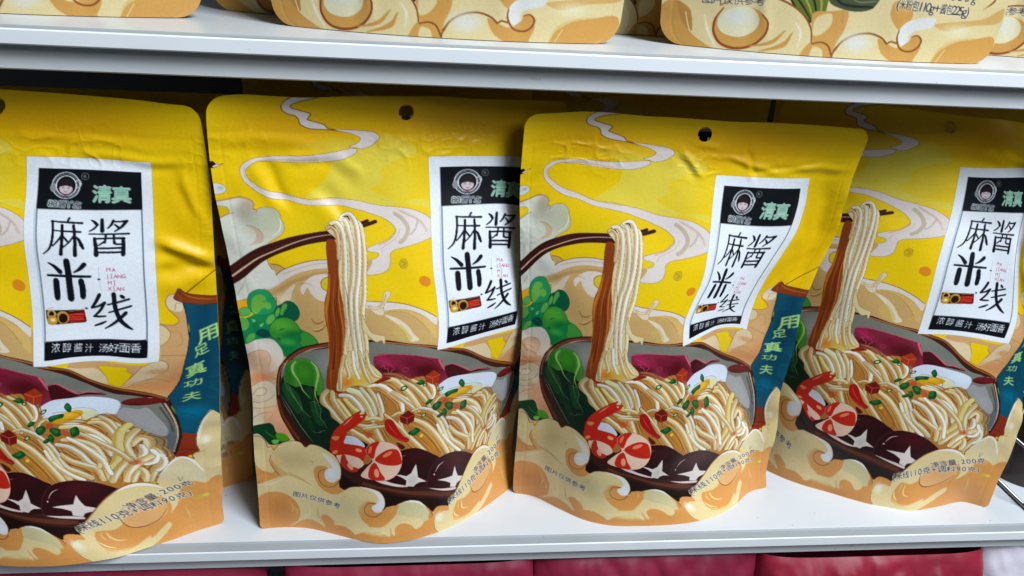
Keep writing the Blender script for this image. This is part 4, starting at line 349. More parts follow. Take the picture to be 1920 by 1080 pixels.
2744,124,2736,206,2760,269,2823,300,2903,282,2992,227,3049,296,3000,365,2975,435,2993,492,3017,464,2942,507,2912,556,2952,564,2977,634,2974,690,2995,727,3020,790,2990,887,2979,942,2994,971,3016,981,2951,993,2997,1009,3009,1014,2954,1062,2930,1124,2951,1159,2988,1206,2975,1234,2938,1285,2935,1321,2943,1350,2959,1356,3009,1405,3074,1461,3111,1335,3068,1442,3074,1548,3073,1698,3051,1734,2975,1860,2905,1955,2833,1984,2783,2027,2653,2078,2655,2125,2679,2155,2642,2187,2625,2260,2680,2260,3120,-60,3120],[214,152,84],1,100],["G",[141,2924,120,140],0,[190,124,62],70,1],["G",[970,3048,500,80],0,[196,136,72],50,1],["S",[223,2815,247,2880,231,2929],[226,190,120],[1.6,6.3,1.6],0,1,0,100],["S",[266,2880,278,2920,264,2945],[226,190,120],[1.6,5.3,1.6],0,1,0,100],["S",[115,2793,130,2866,114,2953],[180,118,60],[1.6,5.3,1.6],0,1,1,60],["S",[2,2672,102,2666,180,2622],[232,222,200],[2.1,8.5,2.1],0,1,0,100],["S",[214,3047,310,2974,326,2909],[226,200,140],[2.1,7.4,2.1],0,1,0,100],["S",[368,2873,374,2919,359,2968],[232,226,196],[1.6,6.3,1.6],0,1,0,100],["S",[325,2925,346,2939,331,2972],[232,226,196],[1.6,5.3,1.6],0,1,0,100],["F",[457,2936,493,2914,556,2943,564,2977,492,2987],[214,152,84],1,100],["S",[437,2863,436,2924,464,2986],[180,130,80],[1.6,4.2,1.6],0,1,0,100],["S",[557,2986,606,2971,634,2981],[236,210,150],[1.6,6.3,1.6],0,1,0,100],["F",[407,2538,446,2508,495,2512,512,2530,486,2578,506,2630,560,2636,593,2599,601,2672,632,2692,602,2725,547,2736,493,2718,446,2677,416,2615],[214,152,84],1,100],["F",[465,2396,530,2430,577,2480,603,2538,600,2590,567,2631,526,2639,492,2608,486,2563,505,2531,545,2520,518,2476],[224,220,214],1,100],["G",[532,2567,34,40],0,[226,228,238],100,1],["S",[486,2532,446,2558,441,2605,466,2657,513,2679,567,2665,600,2613],[122,70,34],[4.2],0,1,0,100],["S",[375,2470,401,2472,388,2500],[180,140,90],[1.6,5.3,1.6],0,1,0,100],["S",[420,2521,446,2508,495,2512],[190,130,80],[3.2],0,1,0,100],["S",[637,2769,617,2769,644,2743],[180,140,90],[2.6],0,1,0,100],["F",[752,2835,781,2786,827,2760,880,2770,861,2798,868,2830,900,2836,939,2816,965,2799,1024,2798,1022,2854,975,2906,925,2942,862,2946,816,2931,776,2897],[214,152,84],1,100],["F",[757,2658,838,2668,903,2692,937,2735,944,2785,923,2822,887,2834,854,2817,851,2792,887,2771,900,2739,859,2693],[228,226,222],1,100],["G",[900,2797,30,32],0,[230,232,242],100,1],["S",[880,2773,827,2775,798,2806,799,2842,835,2867,881,2864,919,2838],[122,70,34],[4.2],0,1,0,100],["S",[748,2849,754,2808,787,2770,827,2758],[196,140,84],[2.6],0,1,0,100],["S",[697,2704,738,2700],[236,232,210],[1.6,6.3,1.6],0,1,0,100],["G",[686,2811,120,80],0,[206,192,146],60,0],["F",[817,2937,868,2947,836,2941],[220,150,90],1,100],["S",[723,2967,744,2983,764,2975],[232,228,206],[1.6,5.3,1.6],0,1,0,100],["F",[984,2825,1045,2788,1038,2844,1008,2871,950,2917,912,2936,849,2946,823,2943,894,2886,939,2823,959,2798],[214,152,84],1,100],["F",[1057,2796,1113,2784,1181,2803,1234,2839,1268,2884,1263,2934,1224,2954,1194,2920,1041,2863,1029,2842],[204,194,150],1,100],
["S",[1079,2782,1140,2787,1208,2815,1253,2861],[228,226,222],[2.1,13.8,13.8,2.1],0,1,0,100],["S",[1272,2879,1272,2924,1245,2954],[226,196,150],[2.1,10.6,3.2],0,1,0,100],["F",[1248,2846,1285,2890,1304,2915,1291,2943,1262,2940,1273,2898],[200,140,84],1,100],["S",[1248,2846,1285,2890,1299,2932],[122,70,34],[3.2],0,1,0,100],["F",[1314,2899,1348,2882,1394,2889,1442,2911,1433,2935,1387,2925,1360,2943,1306,2941],[214,152,84],1,100],["S",[1004,2814,990,2838],[226,190,140],[3.2],0,1,0,100],["G",[874,2988,140,22],3,[222,212,160],80,0],["F",[1677,2834,1722,2788,1779,2749,1839,2729,1897,2735,1934,2773,1918,2856,1829,2943,1707,2998,1577,3036,1506,3031,1466,3011,1473,2964,1522,2906,1564,2906,1608,2909,1671,2880],[214,152,84],1,100],["F",[1691,2825,1738,2779,1792,2752,1847,2744,1792,2778,1745,2819,1707,2874,1678,2872],[220,200,150],1,100],["F",[1698,2845,1776,2768,1855,2760,1914,2804,1889,2862,1795,2917,1698,2918,1676,2884],[220,170,112],1,100],["S",[1692,2819,1675,2865,1678,2901,1701,2920,1751,2922,1831,2893,1907,2831],[150,84,50],[2.1,4.8,5.8,5.8,4.2,2.1],0,1,0,100],["S",[1566,2913,1555,2952,1567,2975,1606,2982],[232,206,140],[2.1,10.6,8.5,2.1],0,1,0,100],["S",[1550,2906,1526,2935,1520,2969],[226,186,120],[1.6,7.4,2.1],0,1,0,100],["S",[1478,2959,1487,2991,1514,3012],[236,216,150],[2.1,10.6,4.2],0,1,0,100],["S",[1464,2991,1486,3015,1530,3031,1612,3030],[226,190,120],[1.6,7.4,7.4,2.1],0,1,0,100],["F",[1319,2948,1359,2932,1402,2931,1414,2947,1379,2992,1392,3022,1479,3033,1572,3041,1728,3006,1868,2927,1870,2957,1737,3038,1604,3069,1446,3069,1345,3068,1305,3032,1303,2986],[222,202,150],1,100],["S",[1303,2986,1301,3026,1330,3063],[150,110,60],[1.6,4.2,1.6],0,1,0,100],["G",[1350,2953,35,35],0,[230,230,214],90,0],["S",[1734,2680,1798,2648,1854,2638,1904,2651,1935,2680],[236,232,224],[3.2,13.8,19.0,15.9,4.2],0,1,0,100],["S",[1523,2840,1580,2800,1644,2751,1714,2695,1781,2647,1839,2625,1888,2628,1929,2651],[150,100,60],[3.2],0,1,0,100],["S",[1944,2588,1977,2535,2015,2470,2046,2444,2074,2459,2098,2505,2123,2582],[236,234,228],[2.1,6.3,10.6,13.8,11.6,8.5,2.1],0,1,0,100],["F",[2014,2480,2049,2455,2082,2481,2109,2559,2127,2584,2126,2666,2079,2645,2028,2643,1951,2618,1931,2624,1969,2553],[216,202,164],1,100],["S",[2014,2475,2046,2447,2074,2459,2098,2505,2127,2584],[236,234,228],[3.2,8.5,12.7,10.6,2.1],0,1,0,100],["S",[2015,2600,2018,2641,2034,2604],[120,110,70],[2.6],0,1,0,100],["S",[2172,2072,2145,2130,2127,2205,2118,2284,2118,2346],[232,228,214],[2.1,8.5,10.6,8.5,2.6],0,1,0,100],["G",[2145,2312,20,40],0,[240,236,216],90,0],["S",[2107,2415,2125,2409,2144,2403],[160,110,60],[2.6],0,1,0,100],["S",[2101,2454,2128,2450,2150,2527,2194,2570],[226,206,164],[2.1,8.5,5.3,2.1],0,1,0,100],["S",[2139,2779,2139,2787,2135,2795,2127,2803,2117,2809,2105,2813,2092,2816,2080,2815,2069,2813,2062,2808,2058,2801,2058,2793,2062,2785,2070,2778,2080,2772,2092,2767,2105,2765,2117,2765,2128,2768,2135,2773],[196,140,70],[2.1],1,1,0,100],["F",[2139,2779,2139,2787,2135,2795,2127,2803,2117,2809,2105,
2813,2092,2816,2080,2815,2069,2813,2062,2808,2058,2801,2058,2793,2062,2785,2070,2778,2080,2772,2092,2767,2105,2765,2117,2765,2128,2768,2135,2773],[206,166,70],1,100],["G",[2117,2785,20,12],0,[232,206,120],80,1],["S",[1999,2847,2007,2899,2005,2959],[226,176,116],[2.1,9.5,2.6],0,1,0,100],["S",[2001,2947,2017,2973],[226,176,116],[2.1,5.3,2.1],0,1,0,100],["T","图",27.77,275.83,5.62,4.5,11.1,[40,36,44],[232,226,214],0.6,0.04],["T","片",33.87,277.03,5.62,4.5,11.1,[40,36,44],[232,226,214],0.6,0.04],["T","仅",39.98,278.23,5.62,4.5,11.1,[40,36,44],[232,226,214],0.6,0.04],["T","供",46.08,279.43,5.62,4.5,11.1,[40,36,44],[232,226,214],0.6,0.04],["T","参",52.19,280.64,5.62,4.5,11.1,[40,36,44],[232,226,214],0.6,0.04],["T","考",58.3,281.84,5.62,4.5,11.1,[40,36,44],[232,226,214],0.6,0.04],["T","净",176.31,277.49,5.38,4.3,-21.2,[40,36,44],[232,226,214],0.6,0.035],["T","含",181.55,275.45,5.38,4.3,-21.2,[40,36,44],[232,226,214],0.6,0.035],["T","量",186.79,273.42,5.38,4.3,-21.2,[40,36,44],[232,226,214],0.6,0.035],["T",":",190.46,272.0,5.38,4.3,-21.2,[40,36,44],[232,226,214],0.6,0.035],["T","2",193.13,270.96,5.38,4.3,-21.2,[40,36,44],[232,226,214],0.6,0.035],["T","0",196.38,269.7,5.38,4.3,-21.2,[40,36,44],[232,226,214],0.6,0.035],["T","0",199.63,268.44,5.38,4.3,-21.2,[40,36,44],[232,226,214],0.6,0.035],["T","克",203.87,266.79,5.38,4.3,-21.2,[40,36,44],[232,226,214],0.6,0.035],["T","(",145.42,287.6,5.5,4.4,-12.2,[40,36,44],[232,226,214],0.6,0.035],["T","米",149.57,286.7,5.5,4.4,-12.2,[40,36,44],[232,226,214],0.6,0.035],["T","线",155.31,285.46,5.5,4.4,-12.2,[40,36,44],[232,226,214],0.6,0.035],["T","1",159.89,284.47,5.5,4.4,-12.2,[40,36,44],[232,226,214],0.6,0.035],["T","1",163.33,283.73,5.5,4.4,-12.2,[40,36,44],[232,226,214],0.6,0.035],["T","0",166.83,282.98,5.5,4.4,-12.2,[40,36,44],[232,226,214],0.6,0.035],["T","克",171.47,281.97,5.5,4.4,-12.2,[40,36,44],[232,226,214],0.6,0.035],["T","+",176.35,280.92,5.5,4.4,-12.2,[40,36,44],[232,226,214],0.6,0.035],["T","调",181.22,279.87,5.5,4.4,-12.2,[40,36,44],[232,226,214],0.6,0.035],["T","料",186.95,278.63,5.5,4.4,-12.2,[40,36,44],[232,226,214],0.6,0.035],["T","9",191.59,277.63,5.5,4.4,-12.2,[40,36,44],[232,226,214],0.6,0.035],["T","0",195.15,276.86,5.5,4.4,-12.2,[40,36,44],[232,226,214],0.6,0.035],["T","克",199.79,275.85,5.5,4.4,-12.2,[40,36,44],[232,226,214],0.6,0.035],["T",")",203.95,274.96,5.5,4.4,-12.2,[40,36,44],[232,226,214],0.6,0.035],["L"],["F",[1230,335,1900,335,1900,1545,1230,1545],[228,232,240],0,100],["S",[1230,335,1900,335,1900,1545,1230,1545],[150,125,70],[1.3],1,0,0,100],["F",[1292,398,1844,398,1844,632,1292,632],[14,20,26],0,100],["F",[1292,1392,1844,1392,1844,1506,1292,1506],[12,14,24],0,100],["F",[1292,630,1301,630,1301,1400,1292,1400],[120,136,150],0,100],["F",[1835,630,1844,630,1844,1400,1835,1400],[120,136,150],0,100],["F",[1283,630,1287,630,1287,1400,1283,1400],[176,186,196],0,100],["S",[1517,492,1513,515,1503,536,1486,552,1466,563,1443,566,1420,563,1400,552,1383,536,1373,515,1369,492,1373,469,1383,449,1400,432,1420,422,
1443,418,1466,422,1486,432,1503,449,1513,469],[206,210,216],[4.8],1,1,0,100],["S",[1508,492,1505,512,1496,530,1481,545,1463,554,1443,557,1423,554,1405,545,1390,530,1381,512,1378,492,1381,472,1390,454,1405,440,1423,430,1443,427,1463,430,1481,440,1496,454,1505,472],[190,196,202],[2.6],1,1,0,100],["S",[1499,494,1496,511,1488,527,1476,540,1461,548,1444,550,1427,548,1412,540,1400,527,1392,511,1389,494,1392,477,1400,461,1412,449,1427,441,1444,438,1461,441,1476,449,1488,461,1496,477],[216,218,222],[4.8],1,1,0,100],["F",[1389,508,1388,515,1386,521,1383,525,1379,528,1374,529,1369,528,1365,525,1362,521,1360,515,1359,508,1360,502,1362,496,1365,491,1369,488,1374,487,1379,488,1383,491,1386,496,1388,502],[140,140,146],1,100],["S",[1389,508,1388,515,1386,521,1383,525,1379,528,1374,529,1369,528,1365,525,1362,521,1360,515,1359,508,1360,502,1362,496,1365,491,1369,488,1374,487,1379,488,1383,491,1386,496,1388,502],[206,206,210],[2.1],1,1,0,100],["S",[1523,480,1522,487,1520,493,1517,498,1513,501,1509,502,1505,501,1501,498,1498,493,1496,487,1495,480,1496,473,1498,467,1501,462,1505,459,1509,458,1513,459,1517,462,1520,467,1522,473],[196,200,206],[3.2],1,1,0,100],["F",[1479,511,1477,520,1472,529,1464,535,1454,540,1443,541,1432,540,1422,535,1414,529,1409,520,1407,511,1409,502,1414,494,1422,487,1432,483,1443,481,1454,483,1464,487,1472,494,1477,502],[204,190,194],1,100],["F",[1409,498,1413,464,1443,453,1473,464,1477,498,1443,493],[44,30,38],1,100],["S",[1421,508,1428,505,1435,508],[60,40,50],[1.6,3.2,1.6],0,1,0,100],["S",[1465,508,1458,505,1451,508],[60,40,50],[1.6,3.2,1.6],0,1,0,100],["S",[1434,525,1443,530,1452,525],[110,50,70],[1.6,3.7,1.6],0,1,0,100],["F",[1419,540,1443,545,1467,540,1443,554],[150,90,120],1,100],["T","8",136.55,59.73,2.6,4.0,3,[60,64,70],[206,210,214],0.75,0],["T","0",139.0,59.83,2.6,4.0,3,[60,64,70],[206,210,214],0.75,0],["T","后",142.6,59.96,4,4.0,3,[60,64,70],[206,210,214],0.75,0],["T","丫",146.35,60.1,4,4.0,3,[60,64,70],[206,210,214],0.75,0],["T","志",150.53,60.26,4,4.0,3,[60,64,70],[206,210,214],0.75,0],["S",[1563,437,1562,442,1559,448,1555,452,1549,455,1544,456,1538,455,1532,452,1528,448,1525,442,1525,437,1525,431,1528,425,1532,421,1538,419,1544,418,1549,419,1555,421,1559,425,1562,431],[170,176,180],[2.1],1,1,0,100],["T","R",154.35,43.66,1.6,1.9,0,[170,176,180],null,0,0],["T","清",163.52,53.53,9.8,10.0,0,[120,196,158],[226,236,232],0.55,0.02],["T","真",173.66,53.84,9.8,10.0,0,[120,196,158],[226,236,232],0.55,0.02],["S",[1469,681,1460,697],[14,20,34],[12.1,10.9],0,1,0,100],["S",[1376,700,1428,704,1534,710],[14,20,34],[8.6,10.9,13.3],0,1,0,100],["S",[1383,699,1383,778,1374,836],[14,20,34],[13.3,13.3,12.1],0,1,0,100],["S",[1376,825,1361,863,1329,895],[14,20,34],[12.1,10.9,6.2],0,1,0,100],["S",[1392,754,1438,758,1524,762],[14,20,34],[7.4,9.8,12.1],0,1,0,100],["S",[1431,722,1430,782,1426,845],[14,20,34],[14.5,15.7,16.9],0,1,0,100],["S",[1426,839,1419,894],[14,20,34],[16.9,20.4],0,1,0,100],["S",[1490,723,1494,781,1495,843],[14,20,34],[14.5,15.7,18.1],0,1,0,
100],["S",[1494,838,1492,898],[14,20,34],[18.1,22.8],0,1,0,100],["S",[1428,782,1404,819,1380,846],[14,20,34],[8.6,9.8,7.4],0,1,0,100],["S",[1434,785,1450,808,1461,823],[14,20,34],[7.4,10.9,8.6],0,1,0,100],["S",[1492,781,1468,818,1445,842],[14,20,34],[8.6,9.8,7.4],0,1,0,100],["S",[1442,844,1426,860],[14,20,34],[8.6,6.2],0,1,0,100],["S",[1496,789,1514,807,1527,843],[14,20,34],[8.6,14.5,18.1],0,1,0,100],["S",[1526,833,1535,859],[14,20,34],[18.1,14.5],0,1,0,100],["S",[1582,693,1598,706,1609,722],[14,20,34],[7.4,15.7,16.9],0,1,0,100],["S",[1612,722,1593,744,1570,759],[14,20,34],[8.6,10.9,7.4],0,1,0,100],["S",[1635,690,1634,760],[14,20,34],[18.1,22.8],0,1,0,100],["S",[1693,696,1681,723,1662,744],[14,20,34],[14.5,13.3,7.4],0,1,0,100],["S",[1693,703,1732,703,1764,700],[14,20,34],[9.8,10.9,14.5],0,1,0,100],["S",[1759,703,1736,735,1698,764],[14,20,34],[19.2,15.7,7.4],0,1,0,100],["S",[1699,721,1713,735,1722,743],[14,20,34],[8.6,12.1,10.9],0,1,0,100],["S",[1567,775,1657,779,1771,781],[14,20,34],[7.4,9.8,12.1],0,1,0,100],["S",[1594,802,1597,844],[14,20,34],[16.9,18.1],0,1,0,100],["S",[1599,833,1600,898],[14,20,34],[18.1,25.2],0,1,0,100],["S",[1596,804,1674,804,1747,808],[14,20,34],[9.8,10.9,13.3],0,1,0,100],["S",[1740,809,1741,850],[14,20,34],[19.2,20.4],0,1,0,100],["S",[1742,839,1738,902],[14,20,34],[20.4,24.0],0,1,0,100],["S",[1652,787,1646,829],[14,20,34],[12.1,12.1],0,1,0,100],["S",[1642,824,1613,844],[14,20,34],[12.1,7.4],0,1,0,100],["S",[1693,788,1694,836],[14,20,34],[12.1,12.1],0,1,0,100],["S",[1694,826,1701,839,1728,842],[14,20,34],[12.1,10.9,10.9],0,1,0,100],["S",[1604,860,1736,864],[14,20,34],[10.9,12.1],0,1,0,100],["S",[1603,884,1735,888],[14,20,34],[10.9,12.1],0,1,0,100],["S",[1348,946,1377,965,1407,997],[14,20,34],[7.4,18.1,26.3],0,1,0,100],["S",[1535,951,1511,976,1479,997],[14,20,34],[26.3,20.4,7.4],0,1,0,100],["S",[1339,1020,1452,1019,1564,1019],[14,20,34],[13.3,15.7,13.3],0,1,0,100],["S",[1444,932,1450,1018,1453,1147],[14,20,34],[33.5,34.6,37.0],0,1,0,100],["S",[1380,1048,1380,1100,1379,1147],[14,20,34],[32.3,34.6,31.1],0,1,0,100],["S",[1514,1044,1520,1096,1518,1136],[14,20,34],[31.1,33.5,28.7],0,1,0,100],["S",[1605,1122,1585,1162,1563,1197],[14,20,34],[20.4,18.1,14.5],0,1,0,100],["S",[1566,1198,1599,1187,1631,1168],[14,20,34],[9.8,13.3,14.5],0,1,0,100],["S",[1631,1168,1608,1213,1577,1248],[14,20,34],[16.9,15.7,12.1],0,1,0,100],["S",[1575,1249,1608,1251,1638,1249],[14,20,34],[13.3,13.3,8.6],0,1,0,100],["S",[1641,1281,1618,1293,1583,1306],[14,20,34],[8.6,15.7,10.9],0,1,0,100],["S",[1679,1121,1686,1200,1712,1272,1744,1309,1771,1329],[14,20,34],[24.0,22.8,21.6,19.2,8.6],0,1,0,100],["S",[1647,1180,1700,1169,1757,1156],[14,20,34],[9.8,12.1,12.1],0,1,0,100],["S",[1654,1227,1708,1211,1766,1196],[14,20,34],[9.8,12.1,12.1],0,1,0,100],["S",[1739,1233,1704,1272,1669,1304,1639,1325],[14,20,34],[20.4,18.1,14.5,7.4],0,1,0,100],["S",[1717,1134,1729,1144],[14,20,34],[16.9,18.1],0,1,0,100],["T","M",165.88,98.23,2.3,2.4,0,[176,70,104],null,0,0.02],["T","A",
168.62,98.54,2.3,2.4,0,[176,70,104],null,0,0.02],["T","J",165.24,101.87,2.3,2.4,0,[176,70,104],null,0,0.02],["T","I",167.33,102.04,1.0,2.4,0,[176,70,104],null,0,0.02],["S",[1667,1009,1679,1009],[176,70,104],[2.1],0,0,0,100],["S",[1667,1032,1679,1032],[176,70,104],[2.1],0,0,0,100],["T","A",169.42,102.21,2.3,2.4,0,[176,70,104],null,0,0.02],["T","N",171.51,102.37,2.3,2.4,0,[176,70,104],null,0,0.02],["T","G",173.59,102.54,2.3,2.4,0,[176,70,104],null,0,0.02],["T","M",166.25,105.67,2.3,2.4,0,[176,70,104],null,0,0.02],["T","I",168.72,105.92,1.0,2.4,0,[176,70,104],null,0,0.02],["S",[1681,1048,1693,1048],[176,70,104],[2.1],0,0,0,100],["S",[1681,1071,1693,1071],[176,70,104],[2.1],0,0,0,100],["T","X",166.19,108.99,2.3,2.4,0,[176,70,104],null,0,0.02],["T","I",168.28,109.17,1.0,2.4,0,[176,70,104],null,0,0.02],["S",[1677,1080,1689,1080],[176,70,104],[2.1],0,0,0,100],["S",[1677,1103,1689,1103],[176,70,104],[2.1],0,0,0,100],["T","A",170.38,109.34,2.3,2.4,0,[176,70,104],null,0,0.02],["T","N",172.47,109.51,2.3,2.4,0,[176,70,104],null,0,0.02],["S",[1607,967,1609,1023],[150,160,172],[2.1],0,1,0,100],["S",[1611,1048,1615,1098],[150,160,172],[2.1],0,1,0,100],["F",[1616,1035,1615,1037,1614,1039,1613,1040,1610,1041,1608,1041,1605,1041,1603,1040,1601,1039,1600,1037,1600,1035,1600,1034,1601,1032,1603,1031,1605,1030,1608,1029,1610,1030,1613,1031,1614,1032,1615,1034],[40,50,64],1,100],["F",[1307,1220,1361,1218,1450,1213,1520,1209,1525,1232,1534,1277,1527,1286,1448,1291,1357,1297,1318,1294,1309,1267],[40,20,14],0,100],["F",[1429,1237,1517,1225,1527,1243,1517,1258,1532,1275,1438,1288],[176,28,24],0,100],["S",[1444,1242,1473,1238,1517,1238],[226,110,80],[2.6],0,0,0,100],["S",[1443,1257,1473,1253,1517,1253],[226,110,80],[2.6],0,0,0,100],["S",[1443,1270,1473,1266,1517,1266],[226,110,80],[2.6],0,0,0,100],["S",[1435,1224,1474,1217,1515,1214],[170,120,50],[4.2],0,0,0,100],["S",[1358,1240,1357,1247,1354,1252,1350,1257,1344,1259,1338,1260,1332,1259,1326,1257,1322,1252,1319,1247,1318,1240,1319,1234,1322,1229,1326,1224,1332,1221,1338,1220,1344,1221,1350,1224,1354,1229,1357,1234],[206,160,70],[8.5],1,1,0,100],["F",[1371,1274,1370,1282,1365,1289,1359,1295,1350,1299,1341,1300,1332,1299,1323,1295,1317,1289,1313,1282,1311,1274,1313,1266,1317,1259,1323,1253,1332,1249,1341,1248,1350,1249,1359,1253,1365,1259,1370,1266],[196,146,60],1,100],["G",[1344,1272,16,12],0,[250,236,160],100,1],["F",[1439,1259,1437,1270,1432,1280,1424,1288,1414,1293,1403,1295,1392,1293,1382,1288,1374,1280,1369,1270,1367,1259,1369,1248,1374,1238,1382,1230,1392,1225,1403,1223,1414,1225,1424,1230,1432,1238,1437,1248],[196,146,60],1,100],["F",[1428,1262,1426,1270,1423,1278,1417,1284,1410,1287,1403,1289,1395,1287,1388,1284,1382,1278,1379,1270,1378,1262,1379,1253,1382,1246,1388,1240,1395,1236,1403,1235,1410,1236,1417,1240,1423,1246,1426,1253],[40,18,10],1,100],["S",[1438,1259,1436,1270,1431,1280,1423,1288,1414,1293,1403,1294,1392,1293,1382,1288,1374,1280,1369,1270,1368,1259,1369,1248,1374,1239,1382,1231,1392,1226,1403,1224,
1414,1226,1423,1231,1431,1239,1436,1248],[120,70,20],[2.6],1,1,0,100],["S",[1370,1242,1395,1225,1420,1229],[206,160,70],[5.3],0,1,0,100],["F",[1541,1202,1541,1204,1539,1205,1537,1207,1535,1207,1532,1208,1529,1207,1527,1207,1525,1205,1524,1204,1523,1202,1524,1200,1525,1198,1527,1197,1529,1196,1532,1196,1535,1196,1537,1197,1539,1198,1541,1200],[60,70,80],1,100],["S",[1312,1220,1333,1207,1353,1204],[130,140,150],[2.1],0,1,0,100],["T","浓",135.91,143.03,5.0,5.7,0,[228,232,238],null,0,0.035],["T","醇",142.53,143.64,5.0,5.7,0,[228,232,238],null,0,0.035],["T","酱",149.14,144.25,5.0,5.7,0,[228,232,238],null,0,0.035],["T","汁",155.76,144.86,5.0,5.7,0,[228,232,238],null,0,0.035],["T","汤",164.0,145.11,5.0,5.7,0,[228,232,238],null,0,0.035],["T","好",168.96,144.74,5.0,5.7,0,[228,232,238],null,0,0.035],["T","面",173.92,144.37,5.0,5.7,0,[228,232,238],null,0,0.035],["T","香",178.88,144.01,5.0,5.7,0,[228,232,238],null,0,0.035],["/L"]]''')
